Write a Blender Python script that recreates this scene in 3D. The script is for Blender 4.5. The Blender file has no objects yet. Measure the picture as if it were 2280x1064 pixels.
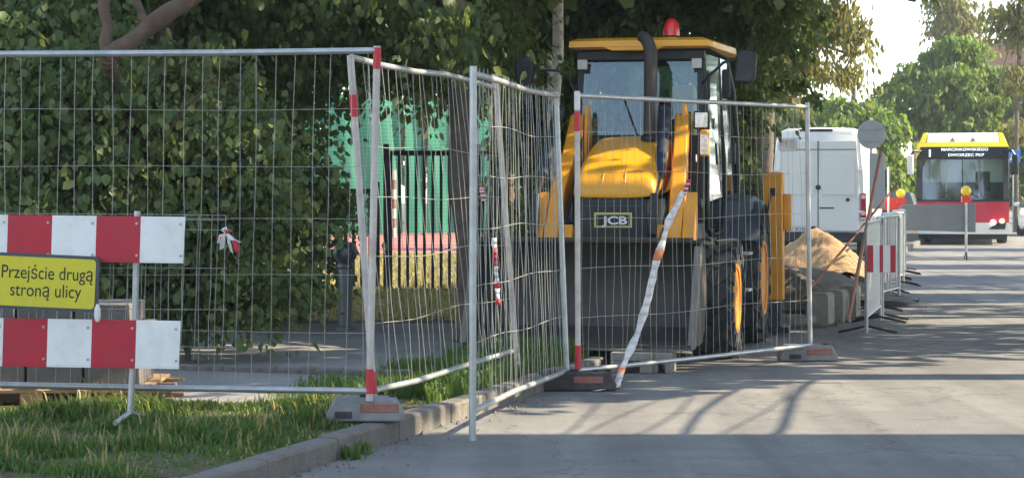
import bpy, bmesh, math, random
import numpy as np
from mathutils import Vector, Matrix
random.seed(7)
R = math.radians
S = bpy.context.scene
COL = S.collection

# ---------------------------------------------------------------- camera
F, CX, HY, CH = 4860.0, 1140.0, 430.0, 1.45      # focal length (px), centre, horizon row, eye height
cam = bpy.data.cameras.new('camera')
cam.sensor_width = 36.0
cam.lens = F / 2280.0 * 36.0
cam.shift_y = -(532.0 - HY) / 2280.0
cam.clip_start, cam.clip_end = 0.1, 2000.0
camo = bpy.data.objects.new('camera', cam)
camo.location = (0, 0, CH)
camo.rotation_euler = (R(90), 0, 0)
COL.objects.link(camo)
S.camera = camo
# ---------------------------------------------------------------- sky, sun, exposure
SUN_EL, SUN_AZ = R(36), R(90)     # azimuth measured from +Y towards +X
W = bpy.data.worlds.new('World')
S.world = W
W.use_nodes = True
wn = W.node_tree.nodes
sky = wn.new('ShaderNodeTexSky')
sky.sky_type = 'NISHITA'
sky.sun_disc = False
sky.sun_elevation = SUN_EL
sky.sun_rotation = SUN_AZ
sky.air_density, sky.dust_density, sky.ozone_density = 1.0, 0.3, 1.6
wn['Background'].inputs['Strength'].default_value = 0.15
hs_ = wn.new('ShaderNodeHueSaturation')          # hazy, slightly milky sky
hs_.inputs['Saturation'].default_value = 0.74
W.node_tree.links.new(sky.outputs[0], hs_.inputs['Color'])
W.node_tree.links.new(hs_.outputs[0], wn['Background'].inputs['Color'])
sl = bpy.data.lights.new('sun', 'SUN')
sl.energy = 4.6
sl.angle = R(0.4)
sl.color = (1.0, 0.84, 0.62)
suno = bpy.data.objects.new('sun', sl)
TOSUN = Vector((math.cos(SUN_EL) * math.sin(SUN_AZ), math.cos(SUN_EL) * math.cos(SUN_AZ), math.sin(SUN_EL)))
suno.rotation_euler = TOSUN.to_track_quat('Z', 'Y').to_euler()
COL.objects.link(suno)
S.view_settings.view_transform = 'Standard'
S.view_settings.look = 'None'
S.view_settings.exposure = 1.62
S.view_settings.gamma = 1.0
S.cycles.max_bounces = 8
S.cycles.transparent_max_bounces = 12
S.cycles.use_denoising = True


# ---------------------------------------------------------------- pixel -> place
def at(px, py, Y):
    return Vector(((px - CX) / F * Y, Y, CH - (py - HY) / F * Y))


def gnd(px, py, z=0.0):
    return at(px, py, F * (CH - z) / (py - HY))


def kerb_x(Y):
    if Y < 27:
        return -0.638 + 0.289 * (Y - 12.93)
    return 3.428 + 0.235 * (Y - 27)


# ---------------------------------------------------------------- materials
MATS = {}


def nodes(name):
    m = bpy.data.materials.new(name)
    m.use_nodes = True
    MATS[name] = m
    nt = m.node_tree
    return m, nt, nt.nodes['Principled BSDF']


def mat(name, col, rough=0.6, metal=0.0, var=0.15, scale=8.0, bump=0.0, bscale=60.0, spec=0.4, dirt=None, dscale=3.0, damt=0.5, coat=0.0):
    m, nt, b = nodes(name)
    N, L = nt.nodes, nt.links
    tc = N.new('ShaderNodeTexCoord')
    nz = N.new('ShaderNodeTexNoise')
    nz.inputs['Scale'].default_value = scale
    nz.inputs['Detail'].default_value = 6
    nz.inputs['Roughness'].default_value = 0.65
    L.new(tc.outputs['Object'], nz.inputs['Vector'])
    cr = N.new('ShaderNodeValToRGB')
    cr.color_ramp.elements[0].position = 0.3
    cr.color_ramp.elements[1].position = 0.7
    cr.color_ramp.elements[0].color = tuple(c * (1 - var) for c in col) + (1,)
    cr.color_ramp.elements[1].color = tuple(min(1, c * (1 + var)) for c in col) + (1,)
    L.new(nz.outputs['Fac'], cr.inputs[0])
    out = cr.outputs[0]
    if dirt:
        n2 = N.new('ShaderNodeTexNoise')
        n2.inputs['Scale'].default_value = dscale
        n2.inputs['Detail'].default_value = 8
        n2.inputs['Roughness'].default_value = 0.7
        L.new(tc.outputs['Object'], n2.inputs['Vector'])
        mr = N.new('ShaderNodeMapRange')
        mr.inputs[1].default_value = 0.48
        mr.inputs[2].default_value = 0.72
        mr.inputs[4].default_value = damt
        L.new(n2.outputs['Fac'], mr.inputs[0])
        mx = N.new('ShaderNodeMix')
        mx.data_type = 'RGBA'
        L.new(mr.outputs[0], mx.inputs[0])
        L.new(out, mx.inputs[6])
        mx.inputs[7].default_value = tuple(dirt) + (1,)
        out = mx.outputs[2]
    L.new(out, b.inputs['Base Color'])
    b.inputs['Roughness'].default_value = rough
    b.inputs['Metallic'].default_value = metal
    b.inputs['Specular IOR Level'].default_value = spec
    b.inputs['Coat Weight'].default_value = coat
    b.inputs['Coat Roughness'].default_value = 0.08
    if bump:
        n3 = N.new('ShaderNodeTexNoise')
        n3.inputs['Scale'].default_value = bscale
        n3.inputs['Detail'].default_value = 5
        L.new(tc.outputs['Object'], n3.inputs['Vector'])
        bp = N.new('ShaderNodeBump')
        bp.inputs['Strength'].default_value = bump
        bp.inputs['Distance'].default_value = 0.02
        L.new(n3.outputs['Fac'], bp.inputs['Height'])
        L.new(bp.outputs[0], b.inputs['Normal'])
    return m


def leafmat(name, cols, trans=0.4, rough=0.5):
    m, nt, b = nodes(name)
    N, L = nt.nodes, nt.links
    g = N.new('ShaderNodeNewGeometry')
    cr = N.new('ShaderNodeValToRGB')
    e = cr.color_ramp.elements
    e[0].position, e[0].color = 0.0, tuple(cols[0]) + (1,)
    e[1].position, e[1].color = 1.0, tuple(cols[-1]) + (1,)
    for i, c in enumerate(cols[1:-1]):
        q = e.new((i + 1) / (len(cols) - 1))
        q.color = tuple(c) + (1,)
    at_ = N.new('ShaderNodeAttribute')          # every spray of leaves has its own tone
    at_.attribute_name = 'tone'
    mt_ = N.new('ShaderNodeMix')
    mt_.inputs[0].default_value = 0.55
    L.new(g.outputs['Random Per Island'], mt_.inputs[2])
    L.new(at_.outputs['Fac'], mt_.inputs[3])
    L.new(mt_.outputs[0], cr.inputs[0])
    L.new(cr.outputs[0], b.inputs['Base Color'])
    b.inputs['Roughness'].default_value = rough
    b.inputs['Specular IOR Level'].default_value = 0.35
    t = N.new('ShaderNodeBsdfTranslucent')
    hs = N.new('ShaderNodeHueSaturation')
    hs.inputs['Hue'].default_value = 0.475
    hs.inputs['Saturation'].default_value = 1.1
    hs.inputs['Value'].default_value = 1.9
    L.new(cr.outputs[0], hs.inputs['Color'])
    L.new(hs.outputs[0], t.inputs['Color'])
    mx = N.new('ShaderNodeMixShader')
    mx.inputs[0].default_value = trans
    L.new(b.outputs[0], mx.inputs[1])
    L.new(t.outputs[0], mx.inputs[2])
    L.new(mx.outputs[0], N['Material Output'].inputs['Surface'])
    return m


def glassmat(name, tint, refl=0.06, dark=0.5):
    """window glass: tinted see-through pane with a mirror coat"""
    m, nt, b = nodes(name)
    N, L = nt.nodes, nt.links
    N.remove(b)
    t = N.new('ShaderNodeBsdfTransparent')
    t.inputs[0].default_value = tuple(tint) + (1,)
    gl = N.new('ShaderNodeBsdfGlossy')
    gl.inputs['Roughness'].default_value = 0.04
    gl.inputs['Color'].default_value = (0.9, 0.95, 1.0, 1)
    fr = N.new('ShaderNodeFresnel')
    fr.inputs[0].default_value = 1.5
    ad = N.new('ShaderNodeMath')
    ad.operation = 'ADD'
    ad.inputs[1].default_value = refl
    L.new(fr.outputs[0], ad.inputs[0])
    mx = N.new('ShaderNodeMixShader')
    L.new(ad.outputs[0], mx.inputs[0])
    L.new(t.outputs[0], mx.inputs[1])
    L.new(gl.outputs[0], mx.inputs[2])
    L.new(mx.outputs[0], N['Material Output'].inputs['Surface'])
    return m


def emitmat(name, col, strength):
    m, nt, b = nodes(name)
    b.inputs['Base Color'].default_value = tuple(col) + (1,)
    b.inputs['Emission Color'].default_value = tuple(col) + (1,)
    b.inputs['Emission Strength'].default_value = strength
    return m


# ---------------------------------------------------------------- mesh building
class MB:
    def __init__(s):
        s.v, s.f = [], []

    def add(s, vs, fs):
        o = len(s.v)
        s.v += [tuple(v) for v in vs]
        s.f += [tuple(i + o for i in f) for f in fs]
        return s

    def box(s, x0, x1, y0, y1, z0, z1, M=None):
        vs = [Vector((x, y, z)) for z in (z0, z1) for y in (y0, y1) for x in (x0, x1)]
        if M is not None:
            vs = [M @ v for v in vs]
        return s.add(vs, [(0, 2, 3, 1), (4, 5, 7, 6), (0, 1, 5, 4), (2, 6, 7, 3), (0, 4, 6, 2), (1, 3, 7, 5)])

    def hexa(s, vs):
        """8 corners: bottom ring of 4, top ring of 4"""
        return s.add(vs, [(3, 2, 1, 0), (4, 5, 6, 7), (0, 1, 5, 4), (1, 2, 6, 5), (2, 3, 7, 6), (3, 0, 4, 7)])

    def prism(s, prof, x0, x1, axis='x', M=None):
        """closed polygon prof; axis x: prof is (y,z); axis y: prof is (x,z); axis z: prof is (x,y)"""
        def p3(p, t):
            a, b = p
            v = {'x': (t, a, b), 'y': (a, t, b), 'z': (a, b, t)}[axis]
            return M @ Vector(v) if M is not None else v
        n = len(prof)
        vs = [p3(p, x0) for p in prof] + [p3(p, x1) for p in prof]
        fs = [tuple(range(n)), tuple(range(2 * n - 1, n - 1, -1))]
        fs += [(i, i + n, (i + 1) % n + n, (i + 1) % n) for i in range(n)]
        return s.add(vs, fs)

    def tube(s, pts, r, seg=8, caps=True):
        pts = [Vector(p) for p in pts]
        n = len(pts)
        rs = r if isinstance(r, (list, tuple)) else [r] * n
        vs, fs = [], []
        up = None
        for i, p in enumerate(pts):
            d = (pts[min(i + 1, n - 1)] - pts[max(i - 1, 0)])
            if d.length < 1e-9:
                d = Vector((0, 0, 1))
            d.normalize()
            if up is None:
                up = d.orthogonal().normalized()
            up = (up - d * up.dot(d))
            if up.length < 1e-6:
                up = d.orthogonal()
            up.normalize()
            w = d.cross(up)
            for k in range(seg):
                a = 2 * math.pi * k / seg
                vs.append(p + (up * math.cos(a) + w * math.sin(a)) * rs[i])
        for i in range(n - 1):
            for k in range(seg):
                k2 = (k + 1) % seg
                fs.append((i * seg + k, i * seg + k2, (i + 1) * seg + k2, (i + 1) * seg + k))
        if caps:
            fs.append(tuple(range(seg - 1, -1, -1)))
            fs.append(tuple((n - 1) * seg + k for k in range(seg)))
        return s.add(vs, fs)

    def lathe(s, prof, seg=24, axis='z', c=(0, 0, 0), closed=False):
        """prof: (radius, along-axis) pairs"""
        n = len(prof)
        vs, fs = [], []
        for k in range(seg):
            a = 2 * math.pi * k / seg
            for r, h in prof:
                u, w = r * math.cos(a), r * math.sin(a)
                v = {'z': (u, w, h), 'x': (h, u, w), 'y': (u, h, w)}[axis]
                vs.append((v[0] + c[0], v[1] + c[1], v[2] + c[2]))
        m = n if closed else n - 1
        for k in range(seg):
            k2 = (k + 1) % seg
            for i in range(m):
                j = (i + 1) % n
                fs.append((k * n + i, k2 * n + i, k2 * n + j, k * n + j))
        if not closed:
            if prof[0][0] > 1e-6:
                fs.append(tuple(k * n for k in range(seg - 1, -1, -1)))
            if prof[-1][0] > 1e-6:
                fs.append(tuple(k * n + n - 1 for k in range(seg)))
        return s.add(vs, fs)

    def loft(s, rings, caps=True):
        n = len(rings[0])
        vs = [v for r in rings for v in r]
        fs = []
        for i in range(len(rings) - 1):
            for k in range(n):
                k2 = (k + 1) % n
                fs.append((i * n + k, i * n + k2, (i + 1) * n + k2, (i + 1) * n + k))
        if caps:
            fs.append(tuple(range(n - 1, -1, -1)))
            fs.append(tuple((len(rings) - 1) * n + k for k in range(n)))
        return s.add(vs, fs)

    def slab(s, quad, t):
        """four corners of a flat pane + thickness along its normal"""
        q = [Vector(p) for p in quad]
        nrm = (q[1] - q[0]).cross(q[3] - q[0]).normalized() * t
        return s.hexa(q + [p + nrm for p in q])

    def build(s, name, m, parent=None, smooth=False, bevel=0.0, sub=0, angle=35):
        me = bpy.data.meshes.new(name)
        me.from_pydata(s.v, [], s.f)
        bm = bmesh.new()
        bm.from_mesh(me)
        bmesh.ops.recalc_face_normals(bm, faces=bm.faces)
        bm.to_mesh(me)
        bm.free()
        me.materials.append(MATS[m] if isinstance(m, str) else m)
        if smooth or bevel:
            for p in me.polygons:
                p.use_smooth = True
            me.set_sharp_from_angle(angle=R(angle))
        o = bpy.data.objects.new(name, me)
        COL.objects.link(o)
        o.parent = parent
        if bevel:
            b = o.modifiers.new('bevel', 'BEVEL')
            b.width = bevel
            b.segments = 2
            b.limit_method = 'ANGLE'
            b.angle_limit = R(40)
        if sub:
            u = o.modifiers.new('sub', 'SUBSURF')
            u.levels = u.render_levels = sub
            for p in me.polygons:
                p.use_smooth = True
        return o


def tag(o, label, cat, group=None, kind=None):
    if label:
        o['label'] = label
    if cat:
        o['category'] = cat
    if group:
        o['group'] = group
    if kind:
        o['kind'] = kind
    return o


def thing(name, label, cat, loc=(0, 0, 0), rz=0.0, group=None):
    o = bpy.data.objects.new(name, None)
    o.empty_display_size = 0.2
    COL.objects.link(o)
    o.location = loc
    o.rotation_euler = (0, 0, rz)
    return tag(o, label, cat, group)


def node(name, parent, loc=(0, 0, 0), rz=0.0):
    o = bpy.data.objects.new(name, None)
    COL.objects.link(o)
    o.parent = parent
    o.location = loc
    o.rotation_euler = (0, 0, rz)
    return o


def structure(name, mb, m, **k):
    o = mb.build(name, m, **k)
    o['kind'] = 'structure'
    return o


def copy_tree(o, parent=None):
    c = o.copy()
    COL.objects.link(c)
    c.parent = parent
    for ch in o.children:
        copy_tree(ch, c)
    return c


def text(name, s, m, parent, origin, xdir, ydir, width=None, height=None, depth=0.001, center=True, bold=0.0):
    """flat lettering: origin is the middle (or left end) of the base line, xdir/ydir unit vectors on the surface"""
    cu = bpy.data.curves.new(name, 'FONT')
    cu.body = s
    cu.extrude = 0
    cu.offset = bold
    to = bpy.data.objects.new('tmp', cu)
    COL.objects.link(to)
    bpy.context.view_layer.update()
    dg = bpy.context.evaluated_depsgraph_get()
    me = bpy.data.meshes.new_from_object(to.evaluated_get(dg))
    bpy.data.objects.remove(to)
    n = len(me.vertices)
    co = np.empty(n * 3)
    me.vertices.foreach_get('co', co)
    co = co.reshape(-1, 3)
    lo, hi = co.min(0), co.max(0)
    capref = 0.72
    sx = sy = None
    if height:
        sy = height / capref
    if width:
        sx = width / (hi[0] - lo[0])
    sx = sx or sy
    sy = sy or sx
    x = (co[:, 0] - (lo[0] + hi[0]) / 2 if center else co[:, 0] - lo[0]) * sx
    y = co[:, 1] * sy
    xd, yd = Vector(xdir).normalized(), Vector(ydir).normalized()
    nd = xd.cross(yd)
    out = np.outer(x, xd) + np.outer(y, yd) + np.array(origin)[None, :] + np.array(nd)[None, :] * depth
    me.vertices.foreach_set('co', out.ravel())
    me.materials.clear()
    me.materials.append(MATS[m])
    o = bpy.data.objects.new(name, me)
    COL.objects.link(o)
    o.parent = parent
    return o


# ---------------------------------------------------------------- palette
def asphaltmat():
    m, nt, b = nodes('asphalt')
    N, L = nt.nodes, nt.links
    tc = N.new('ShaderNodeTexCoord')

    def noise(sc, det=6, ro=.65, vec=None):
        n = N.new('ShaderNodeTexNoise')
        n.inputs['Scale'].default_value = sc
        n.inputs['Detail'].default_value = det
        n.inputs['Roughness'].default_value = ro
        L.new(vec or tc.outputs['Object'], n.inputs['Vector'])
        return n

    def ramp(src, p0, p1, c0, c1):
        r = N.new('ShaderNodeValToRGB')
        e = r.color_ramp.elements
        e[0].position, e[1].position = p0, p1
        e[0].color, e[1].color = tuple(c0) + (1,), tuple(c1) + (1,)
        L.new(src, r.inputs[0])
        return r.outputs[0]

    def mul(a, c, fac=1.0):
        x = N.new('ShaderNodeMix')
        x.data_type, x.blend_type = 'RGBA', 'MULTIPLY'
        x.inputs[0].default_value = fac
        L.new(a, x.inputs[6])
        L.new(c, x.inputs[7])
        return x.outputs[2]
    col = ramp(noise(.35, 4).outputs['Fac'], .35, .68, (.19, .19, .184), (.255, .251, .238))
    col = mul(col, ramp(noise(95, 3, .8).outputs['Fac'], .34, .66, (.62, .62, .62), (1.3, 1.29, 1.26)))
    col = mul(col, ramp(noise(2.6, 7, .7).outputs['Fac'], .3, .7, (.84, .84, .84), (1.1, 1.09, 1.07)))
    # stretched tyre marks along the road
    mp = N.new('ShaderNodeMapping')
    mp.inputs['Rotation'].default_value = (0, 0, R(16))
    mp.inputs['Scale'].default_value = (2.2, .07, 1)
    L.new(tc.outputs['Object'], mp.inputs['Vector'])
    col = mul(col, ramp(noise(1.0, 5, .6, mp.outputs[0]).outputs['Fac'], .36, .6, (.80, .80, .81), (1.05, 1.05, 1.04)))
    # cracks
    wob = noise(1.3, 5)
    ad = N.new('ShaderNodeVectorMath')
    ad.operation = 'ADD'
    L.new(tc.outputs['Object'], ad.inputs[0])
    L.new(wob.outputs['Color'], ad.inputs[1])
    vo = N.new('ShaderNodeTexVoronoi')
    vo.feature = 'DISTANCE_TO_EDGE'
    vo.inputs['Scale'].default_value = .42
    L.new(ad.outputs[0], vo.inputs['Vector'])
    col = mul(col, ramp(vo.outputs['Distance'], .002, .007, (.68, .68, .68), (1, 1, 1)))
    L.new(col, b.inputs['Base Color'])
    b.inputs['Roughness'].default_value = .88
    b.inputs['Specular IOR Level'].default_value = .3
    bp = N.new('ShaderNodeBump')
    bp.inputs['Strength'].default_value = .6
    bp.inputs['Distance'].default_value = .012
    L.new(noise(110, 3, .7).outputs['Fac'], bp.inputs['Height'])
    L.new(bp.outputs[0], b.inputs['Normal'])


asphaltmat()
mat('path_asphalt', (0.24, 0.24, 0.23), 0.9, var=0.18, scale=2.5, bump=0.5, bscale=70, dirt=(0.2, 0.18, 0.15), dscale=1.3, damt=0.7)
mat('kerb_concrete', (0.17, 0.16, 0.142), 0.9, var=0.15, scale=6, bump=0.4, bscale=50, dirt=(0.09, 0.085, 0.07), dscale=3.5, damt=0.8)
mat('block_concrete', (0.27, 0.255, 0.22), 0.9, var=0.15, scale=7, bump=0.4, bscale=60, dirt=(0.16, 0.14, 0.11), dscale=5, damt=0.5)
mat('soil', (0.11, 0.085, 0.06), 0.95, var=0.35, scale=3, bump=0.8, bscale=18, dirt=(0.05, 0.055, 0.03), dscale=1.5, damt=0.7)
mat('lawn', (0.27, 0.25, 0.085), 0.95, var=0.4, scale=1.6, bump=0.8, bscale=30, dirt=(0.40, 0.36, 0.17), dscale=0.8, damt=0.8)
mat('far_ground', (0.10, 0.12, 0.05), 0.95, var=0.3, scale=0.3)
mat('track', (0.36, 0.115, 0.09), 0.9, var=0.12, scale=1.0)
mat('line_white', (0.7, 0.68, 0.64), 0.8, var=0.08)
mat('sand', (0.36, 0.235, 0.12), 0.95, var=0.15, scale=5, bump=1.0, bscale=45, dirt=(0.22, 0.14, 0.07), dscale=9, damt=0.6)
mat('galvanised', (0.42, 0.44, 0.44), 0.42, metal=0.55, var=0.15, scale=10, dirt=(0.25, 0.24, 0.22), dscale=6, damt=0.5)
mat('wire', (0.36, 0.36, 0.33), 0.5, metal=0.35, var=0.15, scale=14)
mat('worn_post', (0.52, 0.48, 0.43), 0.6, metal=0.2, var=0.2, scale=9, dirt=(0.36, 0.2, 0.14), dscale=5, damt=0.5)
mat('tape_red', (0.52, 0.03, 0.045), 0.5, var=0.1, scale=20)
mat('tape_white', (0.72, 0.70, 0.66), 0.5, var=0.08, scale=20, dirt=(0.62, 0.42, 0.36), dscale=14, damt=0.5)
mat('tape_orange', (0.62, 0.2, 0.07), 0.5, var=0.15, scale=20)
mat('board_white', (0.80, 0.795, 0.76), 0.45, var=0.06, scale=4, dirt=(0.55, 0.545, 0.51), dscale=5, damt=0.55)
mat('board_red', (0.46, 0.014, 0.035), 0.4, var=0.08, scale=3, dirt=(0.29, 0.045, 0.05), dscale=5, damt=0.6)
mat('sign_yellow', (0.64, 0.56, 0.03), 0.45, var=0.05, scale=5, dirt=(0.46, 0.43, 0.05), dscale=4, damt=0.5)
mat('sign_edge', (0.06, 0.08, 0.09), 0.5, var=0.1)
mat('ink', (0.012, 0.013, 0.014), 0.55, var=0.0)
mat('sign_back', (0.33, 0.35, 0.36), 0.5, metal=0.4, var=0.08, scale=5)
mat('plastic_grey', (0.20, 0.21, 0.21), 0.8, var=0.2, scale=9, dirt=(0.34, 0.31, 0.26), dscale=4, damt=0.6)
mat('rubber_foot', (0.05, 0.048, 0.048), 0.85, var=0.25, scale=9, dirt=(0.17, 0.14, 0.12), dscale=5, damt=0.5)
mat('foot_red', (0.27, 0.09, 0.06), 0.7, var=0.2, scale=12, dirt=(0.3, 0.26, 0.22), dscale=8, damt=0.6)
mat('wood', (0.30, 0.19, 0.10), 0.85, var=0.25, scale=7, dirt=(0.2, 0.16, 0.12), dscale=4, damt=0.6)
mat('stack_concrete', (0.13, 0.125, 0.115), 0.9, var=0.2, scale=7, bump=0.4, bscale=60)
mat('iron', (0.018, 0.018, 0.02), 0.55, var=0.2, scale=8)
mat('bollard', (0.13, 0.15, 0.155), 0.4, var=0.2, scale=7, metal=0.2)
mat('jcb_yellow', (0.76, 0.345, 0.01), 0.34, var=0.05, scale=3, coat=0.12, dirt=(0.55, 0.27, 0.03), dscale=4, damt=0.45)
mat('arm_yellow', (0.74, 0.30, 0.012), 0.45, var=0.08, scale=4, dirt=(0.42, 0.2, 0.05), dscale=6, damt=0.6)
mat('rim_orange', (0.66, 0.24, 0.01), 0.5, var=0.08, scale=6, dirt=(0.4, 0.22, 0.1), dscale=9, damt=0.5)
mat('machine_black', (0.014, 0.019, 0.02), 0.5, var=0.2, scale=6, dirt=(0.05, 0.05, 0.048), dscale=4, damt=0.5)
mat('machine_grey', (0.03, 0.042, 0.055), 0.45, var=0.15, scale=5, dirt=(0.07, 0.075, 0.078), dscale=4, damt=0.4)
mat('cylinder_blue', (0.022, 0.032, 0.05), 0.4, var=0.2, scale=6)
mat('chrome', (0.75, 0.8, 0.85), 0.12, metal=1.0, var=0.03)
mat('bucket_steel', (0.062, 0.055, 0.046), 0.6, metal=0.3, var=0.25, scale=4, dirt=(0.105, 0.088, 0.066), dscale=3, damt=0.7)
mat('bucket_edge', (0.20, 0.18, 0.155), 0.65, metal=0.3, var=0.3, scale=9, dirt=(0.12, 0.1, 0.08), dscale=9, damt=0.7)
mat('tyre', (0.032, 0.04, 0.04), 0.85, var=0.25, scale=7, dirt=(0.10, 0.095, 0.082), dscale=4, damt=0.6)
mat('exhaust', (0.045, 0.04, 0.036), 0.6, var=0.2, scale=9)
mat('step_metal', (0.4, 0.41, 0.41), 0.5, metal=0.5, var=0.15)
mat('beacon_red', (0.75, 0.03, 0.025), 0.25, var=0.05, coat=0.5)
mat('lens', (0.6, 0.58, 0.56), 0.2, metal=0.4, var=0.35, scale=40)
mat('badge_border', (0.55, 0.48, 0.16), 0.5, var=0.1)
mat('badge_white', (0.75, 0.76, 0.76), 0.5, var=0.03)
mat('seat', (0.03, 0.032, 0.033), 0.8, var=0.2)
mat('interior', (0.07, 0.075, 0.075), 0.8, var=0.2)
glassmat('cab_glass', (0.78, 0.92, 0.88), 0.05)
glassmat('bus_glass', (0.72, 0.82, 0.8), 0.10)
glassmat('car_glass', (0.25, 0.3, 0.3), 0.08)
mat('van_white', (0.76, 0.755, 0.71), 0.3, var=0.03, scale=2, coat=0.4, dirt=(0.6, 0.6, 0.56), dscale=2, damt=0.4)
mat('van_trim', (0.03, 0.035, 0.04), 0.6, var=0.2)
mat('seam', (0.22, 0.24, 0.24), 0.7, var=0.1)
mat('lamp_red', (0.42, 0.012, 0.03), 0.25, var=0.08, coat=0.4)
mat('lamp_clear', (0.65, 0.62, 0.6), 0.25, var=0.1)
mat('plate', (0.68, 0.68, 0.66), 0.5, var=0.05)
mat('sticker_red', (0.58, 0.14, 0.12), 0.6, var=0.1)
mat('sticker', (0.5, 0.5, 0.45), 0.6, var=0.1)
mat('bus_yellow', (0.82, 0.66, 0.02), 0.3, var=0.03, coat=0.3)
mat('bus_red', (0.50, 0.015, 0.05), 0.3, var=0.05, coat=0.4)
mat('bus_white', (0.75, 0.74, 0.70), 0.35, var=0.03, coat=0.3)
mat('bus_black', (0.015, 0.017, 0.018), 0.35, var=0.1)
emitmat('display', (0.85, 0.92, 0.95), 0.4)
emitmat('headlight', (1.0, 0.97, 0.9), 1.0)
emitmat('headlight_amber', (1.0, 0.75, 0.35), 0.9)
mat('pole_yellow', (0.55, 0.45, 0.05), 0.5, var=0.1)
mat('warning_yellow', (0.80, 0.55, 0.015), 0.25, var=0.08, coat=0.4)
mat('warning_red', (0.6, 0.05, 0.035), 0.4, var=0.1)
mat('barrier_grey', (0.17, 0.19, 0.2), 0.55, metal=0.2, var=0.1, scale=3)
mat('rust_pole', (0.30, 0.13, 0.09), 0.75, var=0.25, scale=7)
mat('pink_pole', (0.45, 0.24, 0.18), 0.65, var=0.2, scale=7)
mat('sign_blue', (0.02, 0.16, 0.5), 0.4, var=0.05)
mat('bark', (0.125, 0.10, 0.078), 0.95, var=0.4, scale=6, bump=1.0, bscale=14, dirt=(0.05, 0.055, 0.035), dscale=3, damt=0.6)
mat('bark_warm', (0.10, 0.068, 0.048), 0.95, var=0.35, scale=6, bump=1.0, bscale=14)
mat('birch', (0.66, 0.63, 0.57), 0.9, var=0.15, scale=6, bump=0.4, bscale=14, dirt=(0.04, 0.035, 0.03), dscale=11, damt=1.0)
mat('facade', (0.55, 0.46, 0.37), 0.9, var=0.06)
mat('facade_brick', (0.42, 0.2, 0.13), 0.9, var=0.12, scale=4)
mat('window_glass', (0.05, 0.06, 0.07), 0.15, var=0.1)
mat('roof_tile', (0.22, 0.09, 0.06), 0.9, var=0.15)
mat('car_white', (0.72, 0.73, 0.73), 0.3, var=0.02, coat=0.5)
mat('teal_plastic', (0.05, 0.2, 0.2), 0.5, var=0.1)
leafmat('leaf_shrub', [(0.045, 0.08, 0.03), (0.075, 0.12, 0.04), (0.115, 0.16, 0.052), (0.17, 0.20, 0.08)], 0.40)
leafmat('leaf_dark', [(0.05, 0.085, 0.03), (0.085, 0.13, 0.04), (0.125, 0.165, 0.055)], 0.45)
leafmat('leaf_bright', [(0.065, 0.125, 0.025), (0.105, 0.175, 0.035), (0.16, 0.22, 0.055)], 0.45)
leafmat('leaf_yellow', [(0.10, 0.115, 0.03), (0.16, 0.16, 0.05), (0.10, 0.13, 0.035)], 0.5)
leafmat('grass', [(0.065, 0.12, 0.03), (0.095, 0.17, 0.04), (0.14, 0.20, 0.06), (0.20, 0.20, 0.09)], 0.4)
leafmat('grass_dry', [(0.22, 0.22, 0.07), (0.32, 0.28, 0.12), (0.18, 0.21, 0.06)], 0.4)


def netmat():
    m, nt, b = nodes('net_green')
    N, L = nt.nodes, nt.links
    b.inputs['Base Color'].default_value = (0.02, 0.26, 0.15, 1)
    b.inputs['Roughness'].default_value = 0.7
    tc = N.new('ShaderNodeTexCoord')
    wv = N.new('ShaderNodeTexWave')
    wv.bands_direction = 'Z'
    wv.inputs['Scale'].default_value = 2.6
    wv.inputs['Distortion'].default_value = 1.0
    L.new(tc.outputs['Object'], wv.inputs['Vector'])
    cr = N.new('ShaderNodeValToRGB')
    cr.color_ramp.elements[0].color = (0.025, 0.22, 0.125, 1)
    cr.color_ramp.elements[1].color = (0.045, 0.29, 0.18, 1)
    L.new(wv.outputs['Fac'], cr.inputs[0])
    L.new(cr.outputs[0], b.inputs['Base Color'])
    t = N.new('ShaderNodeBsdfTranslucent')
    L.new(cr.outputs[0], t.inputs['Color'])
    mx = N.new('ShaderNodeMixShader')
    mx.inputs[0].default_value = 0.5
    L.new(b.outputs[0], mx.inputs[1])
    L.new(t.outputs[0], mx.inputs[2])
    L.new(mx.outputs[0], N['Material Output'].inputs['Surface'])


netmat()

# ================================================================ SETTING
def sheet(name, pts, z, m):
    mb = MB()
    mb.add([(x, y, z) for x, y in pts], [tuple(range(len(pts)))])
    return structure(name, mb, m)


KY = [-30, 0, 10, 20, 27, 40, 60, 90, 130, 200]
sheet('ground', [(-260, -60), (260, -60), (260, 320), (-260, 320)], -0.05, 'far_ground')


def strip(name, d0, d1, z, m, ys=KY):
    mb = MB()
    vs = [(kerb_x(y) + d, y, z) for y in ys for d in (d0, d1)]
    mb.add(vs, [(2 * i, 2 * i + 1, 2 * i + 3, 2 * i + 2) for i in range(len(ys) - 1)])
    return structure(name, mb, m)


strip('road', 0.0, 9.0, 0.0, 'asphalt')
strip('far_pavement', 9.2, 14.0, 0.11, 'path_asphalt')
mb = MB()
vs = [(kerb_x(y) + d, y, z) for y in KY for d, z in ((9.0, 0.0), (9.0, 0.115), (9.2, 0.115))]
mb.add(vs, [(3 * i + a, 3 * i + a + 1, 3 * i + a + 4, 3 * i + a + 3) for i in range(len(KY) - 1) for a in (0, 1)])
structure('far_kerb', mb, 'kerb_concrete')
strip('verge', -60.0, -0.14, 0.10, 'soil')
sheet('lawn', [(-70, 29.5), (-1.5, 29.5), (-1.5, 47.2), (-70, 47.2)], 0.106, 'lawn')
sheet('running_track', [(-70, 47.2), (1.5, 47.2), (1.5, 75), (-70, 75)], 0.112, 'track')
for k in range(5):
    y = 49.5 + k * 4.4
    sheet('track_line', [(-60, y), (1.4, y), (1.4, y + 0.12), (-60, y + 0.12)], 0.116, 'line_white')
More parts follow.
